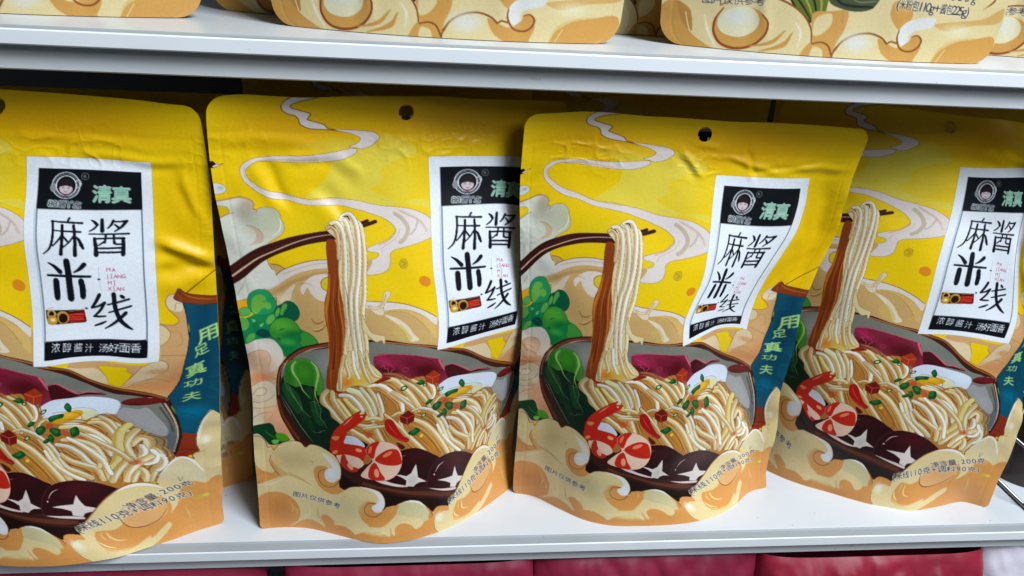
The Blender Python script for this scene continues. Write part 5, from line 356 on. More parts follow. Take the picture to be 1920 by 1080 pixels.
OPS2 = json.loads('''[["F",[-40,-40,2240,-40,2240,3120,-40,3120],[228,196,60],0,100],["F",[200,1200,1100,950,2000,1200,2080,2000,1900,2620,1100,2760,400,2580,120,2000],[70,36,24],1,100],["F",[320,1260,1100,1060,1900,1280,1960,1900,1800,2400,1100,2540,500,2400,240,1900],[212,190,140],1,100],["S",[400,1500,600,1900,500,2400],[190,150,90],[19.4],0,1,0,100],["S",[580,1500,750,1900,670,2400],[190,150,90],[19.4],0,1,0,100],["S",[760,1500,900,1900,840,2400],[190,150,90],[19.4],0,1,0,100],["S",[940,1500,1050,1900,1010,2400],[190,150,90],[19.4],0,1,0,100],["S",[1120,1500,1200,1900,1180,2400],[190,150,90],[19.4],0,1,0,100],["S",[1300,1500,1350,1900,1350,2400],[190,150,90],[19.4],0,1,0,100],["S",[1480,1500,1500,1900,1520,2400],[190,150,90],[19.4],0,1,0,100],["S",[1660,1500,1650,1900,1690,2400],[190,150,90],[19.4],0,1,0,100],["S",[1840,1500,1800,1900,1860,2400],[190,150,90],[19.4],0,1,0,100],["F",[1300,340,1960,340,1960,1000,1300,1000],[214,222,236],0,100],["F",[-40,2620,300,2560,700,2660,1100,2740,1500,2680,1900,2620,2240,2580,2240,3120,-40,3120],[230,211,160],1,100],["F",[710,2654,783,2759,857,2837,915,2867,989,2829,1004,2746,1018,2636],[110,120,40],1,100],["S",[754,2679,842,2769,915,2854],[30,40,16],[5.6,12.5,5.6],0,1,0,100],["S",[813,2675,883,2767,933,2853],[170,170,80],[5.6,12.5,5.6],0,1,0,100],["S",[871,2672,924,2764,951,2852],[30,40,16],[5.6,12.5,5.6],0,1,0,100],["S",[930,2669,965,2762,968,2851],[170,170,80],[5.6,12.5,5.6],0,1,0,100],["F",[1004,2637,1011,2746,1092,2782,1195,2793,1283,2771,1327,2700,1356,2617],[74,84,52],1,100],["S",[1018,2691,1092,2755,1283,2764],[24,30,16],[13.9],0,1,0,100],["S",[1077,2660,1180,2736,1297,2729],[120,130,90],[8.3],0,1,0,100],["S",[710,2654,783,2759,857,2837,915,2867],[24,26,14],[11.1],0,1,0,100],["F",[-10,2859,63,2800,181,2848,181,2971,269,3034,357,3064,475,3077,475,3187,-25,3215],[213,162,86],1,100],["F",[93,2799,181,2862,196,2970,152,2946,108,2866],[196,146,74],1,100],["F",[350,2839,445,2765,592,2743,739,2761,857,2823,923,2901,942,2982,930,3133,651,3149,563,3065,357,3029,328,2935],[230,211,160],1,100],["S",[357,2811,475,2749,622,2735,754,2767,857,2823,923,2901,942,2996],[146,92,44],[6.9,11.1,11.1,11.1,11.1,11.1,8.3],0,1,0,100],["F",[335,2908,416,2835,563,2813,651,2876,644,2972,548,3039,445,3054,365,3015],[213,162,86],1,100],["F",[357,2879,431,2820,548,2813,600,2865,585,2934,504,2980,401,2972,357,2934],[232,224,190],1,100],["G",[460,2866,90,50],0,[226,226,222],90,1],["S",[379,2823,335,2894,332,2963,379,3028,475,3050,578,3024,644,2958,654,2889,614,2844],[150,76,34],[6.9,12.5,13.9,15.3,15.3,13.9,12.5,11.1,5.6],0,1,0,100],["S",[563,3031,695,2996,769,2924],[206,156,84],[5.6,25.0,6.9],0,1,0,100],["S",[622,3055,769,3006,813,2935],[206,156,84],[5.6,30.6,6.9],0,1,0,100],["S",[269,2871,299,2964,357,3057],[238,232,206],[5.6,19.4,5.6],0,1,0,100],["S",[152,2864,181,2971],[238,228,190],[5.6,27.8,6.9],0,1,0,100],["S",[827,2879,864,2932,857,3014],[236,230,210],[5.6,13.9,5.6],0,1,0,100],["F",[923,2819,1033,2799,1136,2793,1136,2889,1092,2987,1077,3056,
930,3051,945,2982],[213,162,86],1,100],["F",[945,2845,1033,2813,1048,2867,1004,2924,945,2941],[230,211,160],1,100],["F",[915,2997,1018,2978,1077,3056,1092,3151,857,3165],[213,162,86],1,100],["F",[952,3009,1011,3019,1018,3076,945,3105],[230,211,160],1,100],["S",[942,2989,1004,2978,1048,2996,1080,3056],[146,92,44],[8.3,11.1,9.7],0,1,0,100],["S",[1080,3056,1092,3014,1128,2971],[146,92,44],[9.7],0,1,0,100],["S",[1106,2795,1114,2863],[200,120,90],[4.2,11.1,4.2],0,1,0,100],["F",[1092,3028,1121,2972,1195,2926,1297,2914,1386,2936,1415,2968,1488,2964,1650,3051,1650,3132,1092,3165],[230,211,160],1,100],["F",[1356,2938,1418,2961,1488,2985,1621,2957,1665,2995,1621,3066,1503,3073,1400,3024],[213,162,86],1,100],["S",[1092,3021,1128,2969,1202,2926,1297,2911,1378,2932,1418,2964],[146,92,44],[11.1],0,1,0,100],["G",[1224,2966,100,60],0,[226,226,222],90,0],["F",[1481,2924,1488,2869,1547,2824,1635,2805,1709,2788,1826,2767,2032,2742,2149,2707,2179,2870,1738,3086,1621,3066,1650,2982,1635,2901,1577,2891],[230,211,160],1,100],["F",[1415,2723,1488,2732,1547,2770,1547,2824,1488,2882,1444,2857,1400,2792],[213,162,86],1,100],["F",[1481,2924,1485,2876,1532,2832,1621,2809,1709,2808,1694,2857,1591,2883,1555,2913,1569,2953,1525,2969,1496,2957],[226,226,222],1,100],["F",[1562,2946,1584,2911,1621,2909,1643,2942,1621,2984,1562,3001,1518,2983],[213,162,86],1,100],["S",[1481,2883,1481,2937,1518,2990,1584,3002,1632,2976,1644,2935,1613,2909,1577,2918],[150,84,40],[6.9,11.1,11.1,11.1,11.1,8.3,5.6],0,1,0,100],["S",[1418,2964,1444,2950,1481,2958],[146,92,44],[9.7],0,1,0,100],["F",[1709,2842,1885,2818,2061,2795,2179,2733,2179,2815,1973,2841,1797,2878],[213,162,86],1,70],["F",[1738,3086,1768,3003,1856,2943,2003,2921,2179,2911,2179,3116,1738,3141],[213,162,86],1,100],["S",[1738,3073,1782,2988,1885,2934,2032,2912],[222,196,130],[5.6,19.4,5.6],0,1,0,100],["S",[1826,2986,1782,3057],[230,211,160],[5.6,22.2,5.6],0,1,0,100],["S",[2032,2742,2091,2697,2105,2642],[146,92,44],[5.6,12.5,6.9],0,1,0,100],["F",[1944,2637,2032,2646,2076,2684,2032,2742,1944,2719],[230,211,160],1,80],["G",[1885,2873,120,40],0,[236,232,200],70,0],["T","图",27.65,278.0,6.26,5.2,-1.8,[46,42,48],[238,232,214],0.6,0.04],["T","片",33.9,277.8,6.26,5.2,-1.8,[46,42,48],[238,232,214],0.6,0.04],["T","仅",40.16,277.6,6.26,5.2,-1.8,[46,42,48],[238,232,214],0.6,0.04],["T","供",46.42,277.41,6.26,5.2,-1.8,[46,42,48],[238,232,214],0.6,0.04],["T","参",52.68,277.21,6.26,5.2,-1.8,[46,42,48],[238,232,214],0.6,0.04],["T","考",58.94,277.01,6.26,5.2,-1.8,[46,42,48],[238,232,214],0.6,0.04],["T","(",143.85,273.48,4.31,6.0,2.8,[46,42,48],[238,232,214],0.6,0.04],["T","米",146.97,273.64,4.31,6.0,2.8,[46,42,48],[238,232,214],0.6,0.04],["T","粉",151.28,273.85,4.31,6.0,2.8,[46,42,48],[238,232,214],0.6,0.04],["T","包",155.59,274.06,4.31,6.0,2.8,[46,42,48],[238,232,214],0.6,0.04],["T","1",159.04,274.23,4.31,6.0,2.8,[46,42,48],[238,232,214],0.6,0.04],["T","1",161.62,274.36,4.31,6.0,2.8,[46,42,48],[238,232,214],0.6,0.04],["T","0",164.21,274.49,4.31,6.0,2.8,[46,42,48],
[238,232,214],0.6,0.04],["T","g",166.79,274.62,4.31,6.0,2.8,[46,42,48],[238,232,214],0.6,0.04],["T","+",170.24,274.79,4.31,6.0,2.8,[46,42,48],[238,232,214],0.6,0.04],["T","酱",174.55,275.0,4.31,6.0,2.8,[46,42,48],[238,232,214],0.6,0.04],["T","包",178.86,275.21,4.31,6.0,2.8,[46,42,48],[238,232,214],0.6,0.04],["T","2",182.31,275.38,4.31,6.0,2.8,[46,42,48],[238,232,214],0.6,0.04],["T","2",184.89,275.51,4.31,6.0,2.8,[46,42,48],[238,232,214],0.6,0.04],["T","5",187.48,275.64,4.31,6.0,2.8,[46,42,48],[238,232,214],0.6,0.04],["T","g",190.06,275.77,4.31,6.0,2.8,[46,42,48],[238,232,214],0.6,0.04],["T",")",192.32,275.88,4.31,6.0,2.8,[46,42,48],[238,232,214],0.6,0.04],["T","净",148.84,266.09,7.5,6.0,2.2,[46,42,48],[238,232,214],0.6,0.04],["T","含",156.97,266.4,7.5,6.0,2.2,[46,42,48],[238,232,214],0.6,0.04],["T","量",165.1,266.72,7.5,6.0,2.2,[46,42,48],[238,232,214],0.6,0.04],["T",":",173.24,267.03,7.5,6.0,2.2,[46,42,48],[238,232,214],0.6,0.04],["T","3",179.74,267.28,7.5,6.0,2.2,[46,42,48],[238,232,214],0.6,0.04],["T","3",184.62,267.46,7.5,6.0,2.2,[46,42,48],[238,232,214],0.6,0.04],["T","5",189.5,267.65,7.5,6.0,2.2,[46,42,48],[238,232,214],0.6,0.04],["T","g",194.38,267.84,7.5,6.0,2.2,[46,42,48],[238,232,214],0.6,0.04]]''')
# control nets of the four front pouches, tenths of a millimetre
NETS = json.loads('''{"a":[-3260,400,2955,-3112,392,2960,-2965,383,2967,-2816,375,2977,-2662,367,2987,-2502,358,2997,-2323,350,3007,-2138,342,3004,-1951,333,2999,-1762,325,2992,-1579,317,2983,-1419,308,2969,-1258,300,2963,-3298,397,2804,-3149,387,2804,-3001,376,2808,-2853,366,2812,-2702,357,2816,-2547,348,2818,-2376,340,2816,-2168,332,2819,-1972,325,2819,-1782,319,2813,-1600,312,2803,-1425,306,2797,-1245,300,2802,-3334,392,2651,-3182,378,2649,-3031,363,2648,-2881,350,2648,-2728,338,2646,-2566,329,2643,-2381,321,2638,-2179,314,2637,-1991,310,2638,-1805,306,2634,-1622,304,2626,-1431,302,2626,-1236,300,2636,-3368,387,2498,-3210,364,2493,-3054,343,2489,-2899,325,2485,-2741,309,2481,-2574,298,2475,-2393,290,2470,-2202,286,2467,-2013,284,2466,-1824,285,2464,-1633,289,2461,-1435,294,2462,-1233,300,2472,-3400,381,2342,-3232,347,2337,-3068,316,2332,-2907,289,2327,-2745,269,2321,-2578,256,2315,-2404,248,2309,-2222,245,2304,-2030,247,2302,-1837,255,2301,-1642,267,2303,-1441,282,2303,-1239,299,2307,-3430,375,2185,-3250,327,2182,-3078,285,2176,-2909,249,2170,-2744,224,2163,-2577,207,2156,-2408,199,2150,-2229,198,2144,-2037,205,2138,-1844,221,2137,-1648,242,2144,-1447,268,2143,-1246,299,2143,-3458,368,2027,-3269,310,2024,-3089,259,2018,-2916,217,2010,-2746,186,2000,-2578,168,1991,-2406,160,1984,-2227,161,1975,-2041,172,1963,-1851,193,1958,-1656,223,1966,-1454,258,1971,-1252,299,1977,-3485,361,1868,-3288,294,1865,-3101,234,1858,-2922,185,1848,-2750,150,1834,-2580,130,1819,-2406,122,1806,-2227,125,1794,-2048,140,1780,-1862,168,1771,-1664,204,1773,-1459,248,1790,-1258,299,1812,-3513,354,1707,-3307,278,1706,-3115,210,1698,-2931,156,1686,-2756,117,1668,-2586,95,1644,-2415,87,1616,-2237,92,1601,-2063,111,1602,-1887,144,1595,-1678,188,1572,-1462,239,1597,-1265,298,1646,-3544,347,1545,-3331,263,1544,-3132,189,1537,-2944,129,1525,-2767,87,1504,-2597,63,1476,-2429,56,1443,-2250,63,1428,-2084,86,1442,-1919,124,1433,-1704,174,1388,-1475,232,1414,-1273,298,1481,-3582,339,1378,-3361,250,1380,-3154,171,1376,-2961,106,1366,-2780,61,1348,-2611,37,1324,-2444,30,1301,-2267,39,1296,-2121,65,1304,-1970,108,1303,-1769,163,1267,-1507,226,1255,-1283,298,1313,-3622,331,1210,-3393,238,1215,-3179,155,1214,-2979,87,1208,-2796,40,1195,-2627,15,1178,-2469,9,1164,-2318,20,1157,-2178,49,1166,-2037,96,1184,-1851,155,1165,-1556,222,1123,-1296,297,1151,-3661,322,1041,-3425,228,1049,-3204,142,1051,-2999,72,1049,-2813,23,1041,-2645,-2,1030,-2492,-7,1021,-2354,5,1016,-2223,37,1024,-2086,88,1042,-1907,150,1037,-1610,220,993,-1311,297,986,-3698,314,872,-3456,219,881,-3228,132,886,-3017,60,887,-2828,10,884,-2660,-15,878,-2510,-19,875,-2377,-5,876,-2253,29,882,-2115,83,891,-1935,148,884,-1628,219,835,-1320,297,823,-3731,305,702,-3482,210,711,-3246,123,716,-3029,50,719,-2838,0,719,-2672,-26,716,-2527,-29,716,-2399,-13,722,-2276,24,730,-2138,80,735,-1936,147,720,-1637,220,682,-1335,296,660,-3759,296,531,-3502,202,538,-3256,115,542,-3032,41,544,-2837,-10,545,-2673,-35,543,-2533,-37,543,-2410,-20,553,-2291,20,570,-2140,79,
571,-1917,147,552,-1621,220,517,-1343,296,495,-3781,287,359,-3514,194,363,-3255,106,363,-3018,31,363,-2817,-21,363,-2651,-45,364,-2513,-47,366,-2391,-27,378,-2281,15,399,-2098,76,391,-1842,147,367,-1595,221,347,-1352,296,331,-3798,278,183,-3517,184,184,-3241,94,179,-2986,18,174,-2772,-35,175,-2600,-59,179,-2455,-59,184,-2324,-38,189,-2194,7,196,-1978,71,192,-1744,145,182,-1568,220,177,-1367,295,170,-3804,268,0,-3508,172,0,-3210,72,0,-2930,-15,0,-2690,-75,0,-2511,-91,0,-2340,-91,0,-2175,-69,0,-1986,-26,0,-1817,60,0,-1661,139,0,-1536,216,0,-1366,295,0],"b":[-1198,250,3026,-1017,268,3046,-839,287,3040,-658,305,3035,-473,323,3045,-283,342,3052,-89,360,3054,104,410,3051,300,460,3036,521,510,3027,695,560,3021,815,610,3012,922,660,3004,-1208,249,2857,-1030,267,2869,-846,285,2866,-662,301,2862,-475,318,2865,-286,335,2865,-93,354,2863,103,404,2867,311,455,2860,519,506,2851,690,558,2842,819,610,2833,935,662,2827,-1210,248,2688,-1031,264,2691,-846,279,2690,-659,293,2687,-472,306,2686,-285,322,2686,-95,340,2689,102,390,2690,314,443,2685,513,497,2673,678,552,2658,818,608,2645,944,664,2640,-1199,247,2519,-1020,258,2518,-835,267,2515,-649,276,2512,-463,286,2511,-276,298,2511,-88,316,2515,110,367,2514,315,422,2512,508,480,2499,678,541,2473,821,603,2446,946,666,2430,-1185,246,2351,-1003,248,2348,-818,250,2345,-631,251,2342,-446,254,2341,-262,263,2342,-76,280,2345,118,332,2341,314,390,2340,499,454,2330,674,523,2295,821,595,2250,942,669,2221,-1167,244,2183,-983,236,2180,-796,229,2177,-609,221,2175,-425,218,2174,-243,223,2176,-62,239,2180,125,291,2173,316,353,2165,494,424,2154,661,502,2122,811,585,2077,943,672,2043,-1149,243,2015,-962,228,2012,-773,214,2008,-586,200,2005,-401,191,2005,-221,192,2006,-46,208,2012,135,261,2003,325,326,1986,498,402,1975,658,487,1952,807,579,1918,945,676,1887,-1131,241,1847,-942,220,1844,-752,200,1840,-563,180,1837,-378,165,1835,-197,163,1833,-20,179,1834,158,232,1825,338,300,1816,505,381,1810,661,474,1796,806,573,1768,946,679,1739,-1116,239,1679,-924,214,1677,-734,189,1673,-545,163,1670,-360,143,1668,-178,138,1663,0,152,1660,173,206,1652,340,277,1652,503,363,1654,658,462,1648,801,569,1624,940,683,1594,-1101,238,1510,-910,209,1510,-721,180,1508,-534,149,1508,-352,124,1508,-173,116,1505,0,131,1501,165,185,1494,322,258,1500,482,349,1504,638,453,1499,783,567,1478,924,687,1449,-1090,236,1343,-901,206,1344,-715,174,1345,-532,140,1349,-354,111,1355,-183,100,1359,-18,114,1360,139,169,1356,292,244,1357,446,339,1357,603,448,1349,753,566,1330,897,691,1302,-1083,234,1174,-897,205,1178,-715,172,1182,-536,134,1192,-363,102,1205,-198,89,1216,-42,103,1223,108,158,1220,256,235,1218,405,333,1212,562,445,1201,715,567,1181,863,695,1154,-1085,232,1006,-902,205,1012,-721,173,1020,-544,133,1034,-374,98,1052,-214,82,1069,-63,96,1080,82,151,1080,224,231,1076,368,331,1067,521,446,1052,675,570,1031,824,699,1004,-1094,230,838,-910,207,845,-729,176,856,-554,135,874,-386,98,894,-228,80,914,-79,95,928,62,149,931,199,230,928,336,332,918,481,449,902,632,574,880,783,
703,853,-1101,228,670,-917,210,679,-737,181,691,-564,140,709,-397,100,730,-239,81,749,-89,96,763,51,151,769,184,232,769,314,336,761,451,455,746,598,580,724,748,708,698,-1099,226,503,-920,214,513,-744,187,525,-572,146,541,-406,104,557,-245,84,571,-91,98,584,52,153,592,184,236,596,308,341,592,438,461,581,582,586,563,727,712,539,-1099,224,336,-922,217,348,-749,193,359,-581,151,368,-415,107,374,-249,85,379,-86,100,388,66,154,398,203,238,405,329,345,409,457,467,404,595,592,392,724,717,373,-1102,222,168,-925,219,183,-754,197,190,-589,154,187,-423,107,181,-250,83,175,-73,98,181,91,153,191,239,238,199,377,347,208,513,471,211,639,597,207,737,721,195,-1105,220,0,-931,234,0,-761,214,0,-595,154,0,-425,87,0,-246,46,0,-59,68,0,117,129,0,273,217,0,423,333,0,567,472,0,695,604,0,754,726,0],"c":[612,320,2984,785,327,2994,947,333,3008,1129,340,3007,1340,347,2993,1539,353,2989,1744,360,2981,1950,387,2969,2148,413,2967,2346,440,2959,2545,467,2949,2733,493,2936,2916,520,2924,609,326,2826,774,330,2851,940,334,2862,1122,338,2854,1323,343,2836,1526,349,2820,1739,356,2797,1940,383,2792,2133,410,2790,2323,439,2783,2509,467,2775,2698,494,2768,2893,521,2763,607,334,2666,767,335,2711,937,334,2714,1118,333,2696,1311,335,2672,1510,339,2653,1716,346,2637,1919,373,2625,2116,402,2611,2303,434,2600,2483,473,2592,2685,528,2585,2866,527,2597,611,344,2515,769,337,2555,939,329,2553,1119,322,2528,1307,319,2499,1503,321,2480,1711,327,2469,1914,355,2451,2104,387,2430,2292,422,2413,2495,476,2401,2711,566,2392,2861,535,2427,621,355,2346,778,338,2378,945,319,2380,1124,303,2354,1310,294,2321,1499,294,2303,1718,299,2296,1915,328,2275,2087,363,2249,2262,404,2228,2470,475,2214,2713,601,2202,2860,542,2257,635,367,2178,787,337,2209,953,308,2210,1133,282,2183,1320,266,2147,1514,262,2124,1721,267,2118,1908,297,2103,2055,336,2076,2203,383,2051,2390,462,2039,2654,600,2040,2837,545,2100,650,380,2016,794,341,2054,961,301,2047,1145,267,2013,1337,245,1972,1531,239,1944,1717,243,1941,1886,274,1937,2010,316,1916,2138,368,1885,2311,454,1867,2592,597,1904,2797,548,1952,665,393,1861,804,345,1900,972,296,1882,1156,253,1843,1347,226,1802,1534,217,1774,1690,221,1783,1832,252,1795,1959,297,1785,2085,355,1753,2257,446,1711,2546,595,1747,2762,551,1778,686,407,1690,828,351,1713,989,293,1701,1166,242,1672,1348,209,1641,1519,197,1622,1662,202,1633,1793,233,1662,1926,282,1673,2059,345,1663,2241,441,1621,2520,595,1560,2737,554,1610,696,421,1518,844,358,1528,1003,293,1519,1174,234,1505,1348,196,1486,1514,182,1471,1662,186,1475,1800,218,1513,1922,269,1551,2051,337,1566,2235,438,1521,2516,595,1392,2739,557,1435,700,436,1355,851,367,1366,1011,295,1358,1181,230,1352,1353,187,1340,1519,171,1326,1674,175,1328,1815,207,1358,1926,261,1405,2046,333,1430,2227,438,1383,2515,597,1266,2751,560,1280,702,451,1202,853,379,1225,1018,301,1219,1187,229,1211,1358,182,1201,1523,164,1187,1677,168,1185,1813,201,1203,1928,257,1245,2043,333,1279,2210,441,1256,2501,601,1138,2741,563,1132,708,467,1039,863,392,1062,1025,309,1067,1191,232,1067,1359,
181,1060,1523,161,1045,1676,165,1037,1814,199,1047,1940,257,1077,2062,336,1106,2221,447,1089,2500,607,971,2726,566,969,718,483,861,875,406,883,1032,319,898,1190,237,909,1351,183,909,1515,162,894,1674,166,883,1818,200,886,1955,260,903,2095,342,914,2268,454,880,2529,614,770,2734,569,795,725,500,687,884,422,705,1035,332,723,1183,245,740,1336,188,748,1499,166,737,1665,170,723,1815,204,722,1956,266,730,2113,350,729,2307,464,687,2569,622,591,2759,573,634,728,517,523,887,438,537,1034,345,551,1174,254,566,1319,194,581,1486,170,572,1662,175,555,1813,209,552,1955,273,559,2130,359,555,2337,467,518,2582,601,445,2762,572,476,728,534,360,889,455,374,1031,358,385,1161,262,403,1312,199,410,1490,174,397,1678,179,377,1827,214,374,1969,279,385,2170,368,383,2379,469,358,2590,575,308,2755,572,323,728,551,190,885,471,208,1036,370,203,1181,269,205,1349,202,206,1540,176,199,1740,181,186,1908,216,182,2058,283,191,2282,375,199,2458,470,196,2615,550,172,2759,571,170,736,569,0,898,519,0,1063,377,0,1234,242,0,1422,173,0,1629,160,0,1847,163,0,2064,190,0,2283,262,0,2460,379,0,2583,492,0,2685,551,0,2792,572,0],"d":[2520,1050,3003,2697,982,3013,2874,913,3026,3040,845,3032,3197,777,3030,3363,708,3025,3528,640,3020,3638,583,3018,3699,527,3024,3737,470,3032,3775,413,3037,3853,357,3034,3927,300,3027,2524,1050,2847,2696,981,2855,2867,911,2863,3029,842,2867,3184,772,2863,3350,704,2854,3547,635,2842,3687,578,2845,3771,522,2858,3833,466,2873,3893,411,2884,3956,355,2885,4009,299,2880,2529,1050,2691,2693,978,2694,2855,905,2698,3012,833,2698,3166,762,2693,3335,692,2684,3532,624,2674,3705,566,2675,3825,510,2689,3917,456,2708,4000,404,2725,4051,352,2728,4083,298,2724,2534,1051,2532,2691,972,2532,2844,894,2532,2996,817,2529,3151,743,2523,3325,671,2514,3522,602,2506,3709,545,2506,3851,490,2519,3962,439,2537,4048,392,2552,4101,346,2558,4133,297,2558,2542,1051,2370,2690,962,2369,2837,876,2366,2983,792,2362,3135,713,2357,3304,639,2350,3505,569,2343,3700,512,2341,3852,459,2352,3974,413,2365,4064,374,2375,4121,336,2381,4161,296,2384,2551,1051,2204,2693,951,2203,2833,855,2200,2975,763,2195,3125,679,2191,3291,602,2189,3480,531,2188,3673,474,2185,3838,423,2189,3973,383,2194,4074,352,2198,4136,324,2201,4181,295,2205,2562,1052,2032,2700,943,2032,2838,839,2028,2978,742,2024,3128,654,2020,3291,575,2020,3467,503,2023,3654,446,2022,3829,397,2021,3982,360,2021,4101,336,2019,4174,316,2020,4220,293,2026,2571,1052,1853,2707,936,1855,2844,826,1854,2984,723,1851,3134,631,1846,3295,550,1842,3465,477,1844,3645,419,1848,3822,372,1852,3993,339,1849,4143,321,1841,4237,308,1840,4291,292,1850,2579,1053,1672,2714,930,1678,2849,814,1682,2988,706,1681,3137,611,1675,3297,528,1666,3464,454,1664,3634,396,1674,3808,350,1685,3990,321,1680,4174,309,1664,4293,302,1659,4350,290,1680,2586,1053,1494,2720,926,1505,2852,805,1514,2989,693,1517,3135,595,1513,3292,510,1502,3456,436,1494,3618,378,1511,3780,332,1530,3959,306,1521,4151,299,1491,4301,297,1484,4374,289,1521,2591,1054,1320,2723,923,1338,2852,799,1354,2984,684,1363,3125,584,
1363,3277,498,1357,3435,423,1354,3590,364,1372,3739,319,1388,3907,295,1381,4098,292,1353,4267,293,1344,4390,287,1365,2593,1054,1157,2722,922,1182,2848,796,1204,2975,680,1217,3109,578,1223,3253,491,1222,3402,416,1226,3548,356,1241,3690,311,1257,3845,289,1259,4030,289,1241,4239,292,1215,4423,285,1202,2590,1055,1014,2719,923,1044,2841,797,1065,2963,679,1072,3090,576,1079,3227,489,1083,3368,413,1095,3507,353,1112,3647,308,1128,3806,286,1131,4001,288,1112,4245,292,1069,4471,284,1034,2583,1055,890,2712,926,923,2834,800,939,2954,682,924,3077,579,910,3207,491,928,3341,415,954,3476,354,978,3621,308,994,3795,287,991,4016,291,959,4274,294,906,4517,282,860,2576,1056,764,2705,929,807,2827,805,831,2946,687,794,3068,584,735,3193,496,773,3322,421,807,3456,358,834,3606,312,854,3793,290,846,4031,295,801,4292,297,739,4530,280,690,2569,1056,618,2699,934,669,2820,811,713,2937,694,707,3057,591,616,3186,503,619,3315,427,640,3452,364,671,3603,316,701,3794,295,691,4039,300,636,4301,301,569,4533,278,517,2566,1057,440,2699,937,482,2817,816,512,2925,700,496,3054,597,446,3196,509,434,3333,433,447,3475,369,478,3623,320,517,3807,299,506,4051,304,453,4303,304,395,4531,276,344,2570,1057,231,2709,940,253,2834,820,256,2946,703,235,3083,600,220,3235,512,221,3373,436,229,3517,371,247,3677,321,268,3848,300,255,4072,307,240,4300,306,224,4513,274,182,2581,1058,0,2734,949,0,2869,817,0,2991,690,0,3131,587,0,3284,504,0,3410,426,0,3540,358,0,3693,304,0,3857,263,0,4102,304,0,4345,355,0,4505,272,0]}''')

# ------------------------------------------------------------------ the print, painted onto the film as vertex colours
W, H = 220., 306.
RES = 2.4
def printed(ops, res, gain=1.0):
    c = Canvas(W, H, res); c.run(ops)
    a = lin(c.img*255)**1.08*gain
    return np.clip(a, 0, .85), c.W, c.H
ART, NU, NV = printed(OPS, RES)
ART_LOW, NUL, NVL = printed(OPS, .9)
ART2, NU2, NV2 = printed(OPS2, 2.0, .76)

def waves(nv, nu, cell, seed):
    """smooth random sheet, about +-1"""
    r = np.random.RandomState(seed); a, b = int(H/cell)+4, int(W/cell)+4
    g = r.uniform(-1, 1, (a, b))
    return cr_matrix(a, np.linspace(0, a-1, nv))@g@cr_matrix(b, np.linspace(0, b-1, nu)).T
def round_corners(U, V, rt, rb):
    """pull the sheet's edge in along its rounded corners"""
    U = U.copy()
    ins = np.zeros_like(U)
    if rt: q = np.clip(rt-V, 0, rt); ins = np.maximum(ins, rt-np.sqrt(np.maximum(rt*rt-q*q, 0)))
    if rb: q = np.clip(rb-(H-V), 0, rb); ins = np.maximum(ins, rb-np.sqrt(np.maximum(rb*rb-q*q, 0)))
    Z = 2.2*max(rt, rb)
    L = U < Z; U = np.where(L, ins+U*(Z-ins)/Z, U)
    R = (W-U) < Z; U = np.where(R, W-(ins+(W-U)*(Z-ins)/Z), U)
    return U
def surface(P, U, V):
    """tensor Catmull-Rom over a control net P (rows v, columns u); U, V are (nv, nu) in mm"""
    n, m = P.shape[:2]
    Av = cr_matrix(n, V[:, 0]/H*(n-1))
    out = np.einsum('vn,nmk->vmk', Av, P)
    res = np.empty(U.shape+(3,))
    for r in range(U.shape[0]):
        res[r] = cr_matrix(m, U[r]/W*(m-1))@out[r]
    return res
def depth(U, V, T, rt, right=1.):
    """front-to-back thickness of the filled pouch"""
    s = np.clip((U-6)/(W-12), 0, 1); side = np.maximum(np.sin(np.pi*s), 0)**.55
    t = np.clip((V-24)/(H-24), 0, 1); prof = np.sin(np.pi*.5*np.clip(t*1.35, 0, 1))**1.2
    return T*side*prof*(1-(1-right)*np.clip((U-90)/70, 0, 1))
